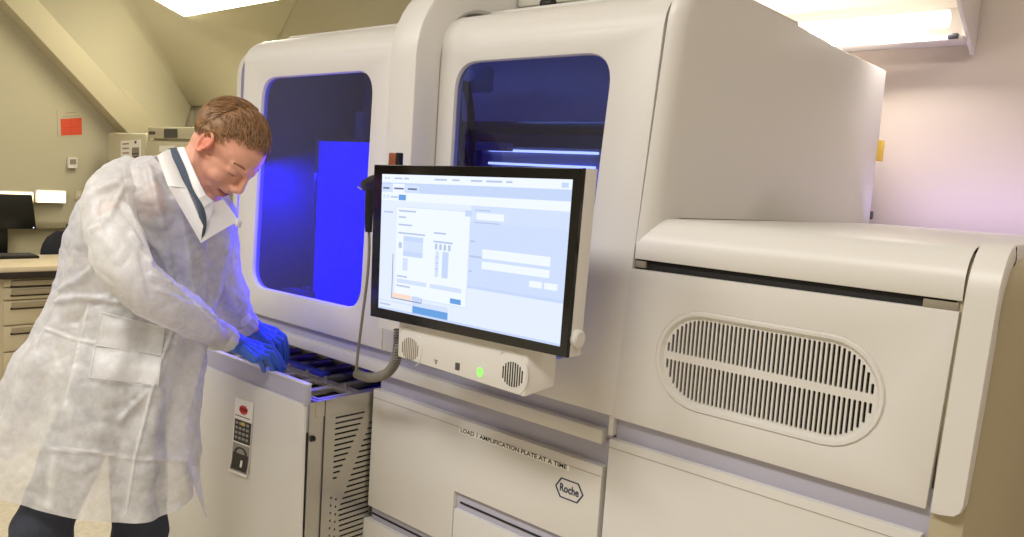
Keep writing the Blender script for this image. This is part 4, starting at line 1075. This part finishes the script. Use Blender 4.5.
# ---- lab coat
def cat(vals, t):
    n = len(vals) - 1; f = t * n; i = min(int(f), n - 1); u = f - i
    p0, p1, p2, p3 = vals[max(i - 1, 0)], vals[i], vals[i + 1], vals[min(i + 2, n)]
    return .5 * (2 * p1 + (p2 - p0) * u + (2 * p0 - 5 * p1 + 4 * p2 - p3) * u * u + (3 * p1 - p0 - 3 * p2 + p3) * u ** 3)
#        left x,y   right x,y  depth half-thickness
CT = [(-1, 487, 186, 529, 2.02, .19), (9, 434, 188, 462, 2.03, .18), (31, 369, 196, 388, 2.05, .168), (49, 328, 203, 350, 2.07, .145),
      (67, 278, 219, 302, 2.07, .14), (79, 236, 227, 258, 2.05, .155), (91, 207, 228, 224, 2.03, .17), (106, 188, 223, 208, 2.01, .165), (126, 170, 210, 195, 2.0, .14), (147, 159, 201, 185, 1.99, .105), (161, 155, 196, 179, 1.98, .085)]
ridges = [([(88, 305), (75, 360), (61, 420), (54, 447), (47, 508)], .0045, 1.6), ([(172, 330), (160, 362), (152, 386), (134, 459), (126, 514)], .0045, 1.6), ([(50, 449), (95, 452), (134, 459), (187, 460)], .004, 1.5),
          ([(45, 328), (70, 338), (93, 343), (165, 350)], .0035, 1.5), ([(122, 420), (140, 398), (155, 378), (168, 352), (176, 335)], .012, 4), ([(135, 400), (150, 385), (172, 345)], -.008, 3),
          ([(60, 302), (80, 298), (104, 300), (120, 302)], .010, 3.5), ([(63, 290), (80, 282), (102, 258)], .009, 3.5), ([(75, 322), (90, 305), (118, 298)], -.006, 3),
          ([(150, 170), (160, 210), (168, 240), (172, 290)], .009, 4), ([(178, 190), (184, 230), (190, 280), (196, 320)], .008, 4), ([(140, 230), (158, 248), (170, 275)], .008, 3),
          ([(205, 250), (206, 300), (202, 340)], .007, 3), ([(196, 345), (192, 400), (188, 440)], .010, 4), ([(122, 163), (127, 200), (135, 230), (150, 270)], .009, 2.2), ([(215, 215), (210, 250), (212, 285)], -.006, 4)]
def pseg(px, py, a, b):
    ax, ay = a; bx, by = b; dx, dy = bx - ax, by - ay; t = max(0, min(1, ((px - ax) * dx + (py - ay) * dy) / (dx * dx + dy * dy)))
    return math.hypot(px - ax - t * dx, py - ay - t * dy)
def relief(p, nrm, rl, amp=1.0):
    q = proj(p); h = 0
    for l, a, w in rl:
        x0 = min(u for u, v in l) - 3 * w; x1 = max(u for u, v in l) + 3 * w
        if not x0 < q[0] < x1: continue
        d = min(pseg(q[0], q[1], l[i], l[i + 1]) for i in range(len(l) - 1))
        if d < 3.5 * w: h += a * math.exp(-(d / w) ** 2)
    return h * amp
def ring_points(n, fn): return [fn(2 * PI * k / n) for k in range(n)]
NRW, NA = 300, 380
rows = []
for i in range(NRW + 1):
    t = i / NRW
    lx, ly, rx, ry, dp, th = [cat([r[k] for r in CT], t) for k in range(6)]
    def level(x, y):                            # side point at the height the near edge of the ring shows
        z = atD(x, y, dp - .8 * th).z; a_, b_ = atD(x, y, dp), atD(x, y - 60, dp)
        return lp(a_, b_, (z - a_.z) / (b_.z - a_.z))
    PL, PR = level(lx, ly), level(rx, ry)
    c = (PL + PR) / 2; ax = (PR - PL) / 2; by = -FH * th
    def pt(a):
        ca, sa = math.cos(a), math.sin(a); e = lp(.62, .86, min(1, t * 2.5))
        return c + ax * (abs(ca) ** e * (1 if ca > 0 else -1)) + by * (abs(sa) ** e * (1 if sa > 0 else -1))
    rows.append([pt(2 * PI * k / NA) for k in range(NA)])
def wrinkle(rows, rl, closed=True, hem=True):
    n = len(rows[0]); out = []
    for i, r in enumerate(rows):
        o = []
        for j, p in enumerate(r):
            du = r[(j + 1) % n] - r[j - 1]; dv = rows[min(i + 1, len(rows) - 1)][j] - rows[max(i - 1, 0)][j]
            nm = du.cross(dv)
            if nm.length < 1e-9: o.append(p); continue
            nm.normalize()
            cen = sum(r, Vector()) / n
            if nm.dot(p - cen) < 0: nm = -nm
            h = noise.noise(p * 7) * .010 + noise.noise(p * 17 + Vector((5, 0, 0))) * .0055 + abs(noise.noise(p * 26)) * .006 + noise.noise(p * 60) * .0012
            hemk = (1 - i / len(rows)) if hem else 0
            if hem: h += .012 * hemk * math.sin(2 * PI * j / n * 9 + 1.3) 
            if nm.dot(-CF) > .05: h += relief(p, nm, rl)
            o.append(p + nm * h)
        out.append(o)
    return out
rows = wrinkle(rows, ridges)
mb = MB(); mb.loft(rows, True)
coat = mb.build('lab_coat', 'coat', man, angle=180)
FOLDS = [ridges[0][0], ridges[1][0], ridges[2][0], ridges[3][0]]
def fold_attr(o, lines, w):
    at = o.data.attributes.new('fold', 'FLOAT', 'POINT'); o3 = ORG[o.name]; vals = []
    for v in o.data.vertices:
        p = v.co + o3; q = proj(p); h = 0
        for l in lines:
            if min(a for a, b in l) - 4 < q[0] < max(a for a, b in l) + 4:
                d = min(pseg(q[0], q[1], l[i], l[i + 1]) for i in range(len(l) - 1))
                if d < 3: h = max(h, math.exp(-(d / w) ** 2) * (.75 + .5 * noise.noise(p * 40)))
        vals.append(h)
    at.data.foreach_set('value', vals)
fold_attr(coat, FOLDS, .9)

# sleeves (near and far), each an oval tube with gathers towards the elbow and the cuff
def sleeve(cl, name, rl):
    n = 130; path = []; rad = []
    K = 170
    for i in range(K + 1):
        t = i / K
        path.append(atD(*[cat([c[k] for c in cl], t) for k in range(3)])); rad.append(cat([c[3] for c in cl], t))
    rows = []; up = None
    for i, p in enumerate(path):
        t = (path[min(i + 1, K)] - path[max(i - 1, 0)]).normalized()
        up = (CU - t * CU.dot(t)).normalized() if up is None else (up - t * up.dot(t)).normalized(); w = t.cross(up)
        rows.append([p + (up * math.cos(a) + w * math.sin(a)) * rad[i] for a in [2 * PI * k / n for k in range(n)]])
    rows = wrinkle(rows, rl, True, False)
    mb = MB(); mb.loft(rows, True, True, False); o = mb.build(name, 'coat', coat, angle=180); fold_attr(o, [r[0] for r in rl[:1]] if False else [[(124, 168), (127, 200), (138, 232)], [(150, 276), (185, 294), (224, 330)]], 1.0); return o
sleeve([(130, 172, 1.95, .040), (114, 191, 1.88, .060), (110, 214, 1.84, .062), (117, 242, 1.80, .060), (127, 268, 1.79, .060), (143, 288, 1.80, .057), (167, 303, 1.86, .052), (193, 319, 1.97, .046), (212, 330.5, 2.08, .039), (222, 336.5, 2.14, .034)], 'sleeve',
       [([(125, 205), (140, 230), (150, 262)], .010, 3), ([(132, 235), (150, 268), (168, 282)], .009, 2.5), ([(140, 250), (146, 275), (150, 295)], -.007, 3), ([(158, 290), (180, 300), (208, 314)], .007, 2.5), ([(150, 275), (185, 293), (222, 330)], .008, 2.5), ([(150, 315), (165, 308), (178, 300)], -.006, 3),
        ([(95, 230), (110, 215), (122, 190)], .007, 3), ([(100, 190), (118, 184), (135, 190)], .007, 3)])
sleeve([(202, 205, 2.08, .07), (210, 235, 2.14, .068), (218, 268, 2.2, .062), (228, 296, 2.26, .055), (237, 313, 2.31, .045), (243, 322, 2.335, .034)], 'sleeve', [([(212, 250), (225, 280), (236, 310)], .008, 3), ([(222, 300), (232, 290), (240, 300)], .006, 3)])
for a, b, r in ((atD(219, 335, 2.125), atD(228.5, 339.5, 2.165), .0335), (atD(240, 319.5, 2.32), atD(248, 326.5, 2.35), .036)):
    rows = []; t = (b - a).normalized(); up = (CU - t * CU.dot(t)).normalized(); w = t.cross(up)
    for i in range(9):
        q = lp(a, b, i / 8); rr = r * (1 + .10 * math.sin(i / 8 * PI)) 
        rows.append([q + (up * math.cos(x) + w * math.sin(x)) * rr * (1 + .035 * math.sin(x * 11)) for x in [2 * PI * k / 60 for k in range(60)]])
    mb = MB(); mb.loft(rows, True); mb.build('cuff', 'coat_double', coat, angle=180)

# sheets laid on the coat: pocket, collar, lapels, front flap
from mathutils.bvhtree import BVHTree
me = coat.data; o3 = ORG[coat.name]
bvh = BVHTree.FromPolygons([v.co + o3 for v in me.vertices], [tuple(p.vertices) for p in me.polygons])
def on_coat(x, y, lift, fall=1.8):
    d = ray(x, y).normalized(); h = bvh.ray_cast(EYE, d)
    if h[0] is None: return atD(x, y, fall)
    return h[0] - d * lift
def sheet(poly4, lift, name, m, nu=16, nv=16, curl=0):
    a, b, c, d = poly4; rows = []
    for i in range(nv + 1):
        v = i / nv; r = []
        for j in range(nu + 1):
            u = j / nu
            x = lp(lp(a[0], b[0], u), lp(d[0], c[0], u), v); y = lp(lp(a[1], b[1], u), lp(d[1], c[1], u), v)
            r.append(on_coat(x, y, lift + curl * math.sin(PI * u) * math.sin(PI * v)))
        rows.append(r)
    rows = [[sum((rows[max(0, min(nv, i + di))][max(0, min(nu, j + dj))] for di in (-1, 0, 1) for dj in (-1, 0, 1)), Vector()) / 9 for j in range(nu + 1)] for i in range(nv + 1)]
    mb = MB(); mb.loft(rows, False)
    mb.loft([[p + CF * .0012 for p in r] for r in rows], False)
    return mb.build(name, m, coat, angle=180)
pk = sheet([(89, 377), (158, 385), (164.5, 328), (101, 312)], .006, 'pocket', 'coat', 24, 24, .006)
mb = MB()
for seg in ([(89, 377), (158, 385)], [(101, 312), (164.5, 328)], [(95, 345), (161, 355)], [(89, 377), (101, 312)], [(158, 385), (164.5, 328)]):
    mb.tube([on_coat(lp(seg[0][0], seg[1][0], k / 20), lp(seg[0][1], seg[1][1], k / 20), .012) for k in range(21)], .0012, 6)
mb.build('pocket_stitching', 'coat_double', pk)
mb = MB()
for rr in ([(88, 305), (75, 360), (61, 420), (47, 507)], [(152, 390), (134, 459), (126, 513)]): pass
# standing collar, turned down: near lapel, far lapel
def slab(poly, depths, name, m, parent, th=.0022, bulge=.006):
    """thin curved patch through pixel/depth corner points a-b-c-d"""
    a, b, c, d = [atD(x, y, z) for (x, y), z in zip(poly, depths)]; rows = []
    for i in range(13):
        v = i / 12; rows.append([lp(lp(a, b, u), lp(d, c, u), v) - CF * bulge * math.sin(PI * u) for u in [k / 10 for k in range(11)]])
    mb = MB(); back = [[p + CF * th for p in r] for r in rows]
    mb.loft(rows, False); mb.loft(back, False)
    per = lambda R_: R_[0] + [r[-1] for r in R_[1:]] + list(reversed(R_[-1][:-1])) + [r[0] for r in reversed(R_[1:-1])]
    mb.loft([per(rows), per(back)], True); return mb.build(name, m, parent, angle=40)
slab([(157, 156), (170, 149), (187, 188), (168, 186)], [1.885, 1.90, 1.835, 1.83], 'lapel', 'coat_double', coat)
slab([(168, 186), (187, 188), (203, 226), (201, 243)], [1.83, 1.835, 1.825, 1.83], 'lapel', 'coat_double', coat, bulge=.003)
slab([(207, 207), (223, 199), (239, 221), (201, 243)], [1.86, 1.93, 1.92, 1.825], 'lapel', 'coat_double', coat)
slab([(237, 218), (242, 222), (240, 228), (234, 224)], [1.915, 1.92, 1.92, 1.91], 'tie_string', 'coat_double', coat)
# slate neckband of the sweater and white shirt collar
def band(pts, w, name, m, th=.004):
    rows = []
    for i, (x, y, z, x2, y2, z2) in enumerate(pts):
        a, b = atD(x, y, z), atD(x2, y2, z2)
        rows.append([lp(a, b, k / 6) - CF * .005 * math.sin(PI * k / 6) for k in range(7)])
    rr = []
    for i in range((len(rows) - 1) * 6 + 1):
        t = i / ((len(rows) - 1) * 6); rr.append([cat([r[k] for r in rows], t) for k in range(7)])
    mb = MB(); mb.loft(rr, False); mb.loft([[p + CF * th for p in r] for r in rr], False)
    mb.loft([[r[0], r[0] + CF * th] for r in rr], False); mb.loft([[r[-1], r[-1] + CF * th] for r in rr], False)
    return mb.build(name, m, man, angle=50)
band([(168, 149, 1.91, 176, 147.5, 1.90), (176, 165, 1.865, 185, 168, 1.85), (185, 185, 1.84, 194, 191, 1.835), (196, 203, 1.825, 203, 207, 1.83), (200, 225, 1.83, 206, 222, 1.835), (201.5, 241, 1.832, 204, 236, 1.835)], 0, 'sweater_neckband', 'slate')
band([(176, 148, 1.905, 184, 147, 1.895), (183, 164, 1.865, 190, 162, 1.855), (190, 184, 1.842, 198, 180, 1.84), (197.5, 199, 1.836, 206, 196, 1.845)], 0, 'shirt_collar', 'shirt')
slab([(197, 199), (206, 195), (213, 201), (203, 208)], [1.834, 1.84, 1.86, 1.84], 'shirt_collar', 'shirt', man, bulge=.003)
slab([(203, 207), (213, 201), (212, 214), (204, 232)], [1.845, 1.865, 1.865, 1.845], 'shirt_front', 'shirt', man, bulge=.002)
# loose front flap of the coat over the drawer
slab([(188, 458), (199, 470), (206, 517), (188, 460)], [1.98, 2.02, 2.03, 1.97], 'front_flap', 'coat', coat, bulge=.01)

# ---- gloved hands
def hand(name, wr, kn, tips, bend, thumb, fr=.0095, lab=None):
    """wr wrist, kn four knuckles (index..little), tips four fingertips; every finger its own jointed chain"""
    mb = MB(); n_ = bend.normalized()
    for k in kn: mb.cap(wr + n_ * .002, .0215, k, .0125)
    for a, b in zip(kn, kn[1:]): mb.cap(a, .012, b, .012)
    mid = sum(kn, Vector()) / 4
    mb.cap(lp(wr, mid, .35), .022, lp(wr, mid, .7), .019)
    for i, (k, t) in enumerate(zip(kn, tips)):
        L_ = (t - k).length; f = fr * (1, 1.03, 1, .88)[i]
        p1 = lp(k, t, .42) + n_ * L_ * .24; p2 = lp(k, t, .74) + n_ * L_ * .16
        mb.cap(k, f * 1.18, p1, f * 1.03); mb.cap(p1, f * 1.06, p2, f * .95); mb.cap(p2, f * .97, t, f * .80)
    for a, b, ra, rb in zip(thumb, thumb[1:], (.015, .0112, .0104), (.0115, .0105, .0085)): mb.cap(a, ra, b, rb)
    mb.remesh(.0019, 3, .5, lambda v: v + Vector((1, 0, 1)) * noise.noise(v * 120) * .0006)
    g = mb.build(name, 'glove', man, angle=180, recalc=False)
    return g
def P3(*l): return [atD(x, y, z) for x, y, z in l]
wr = atD(229, 340, 2.185)
hand('glove', wr, P3((259, 346, 2.26), (261, 351, 2.235), (259, 356, 2.21), (254, 359, 2.19)),
     P3((284, 368, 2.30), (281, 373, 2.285), (274, 374, 2.27), (264, 371, 2.24)), CU * .8 - CF * .3 + CR * .3,
     P3((240, 345, 2.22), (257, 350, 2.29), (270, 360, 2.32), (277, 368, 2.33)))
wr = atD(249, 326.5, 2.355)
hand('glove', wr, P3((275, 331, 2.43), (273, 335, 2.40), (270, 339, 2.375), (266, 342, 2.355)),
     P3((287, 357, 2.445), (285, 361, 2.425), (280, 363, 2.405), (273, 361, 2.385)), CU * .7 - CF * .2 + CR * .5,
     P3((256, 333, 2.37), (266, 346, 2.385), (274, 356, 2.40), (279, 362, 2.405)))
for a, b, r in ((atD(222, 336.5, 2.14), atD(238, 344, 2.20), .031), (atD(244, 323.5, 2.335), atD(256, 330, 2.375), .032)):
    mb = MB(); t = (b - a).normalized(); up = (CU - t * CU.dot(t)).normalized(); w = t.cross(up)
    mb.loft([[lp(a, b, i / 6) + (up * math.cos(x) + w * math.sin(x)) * r * (1 - .12 * i / 6) * (1 + .02 * math.sin(x * 7 + i)) for x in [2 * PI * k / 40 for k in range(40)]] for i in range(7)], True)
    mb.build('glove_cuff', 'glove', man, angle=180)
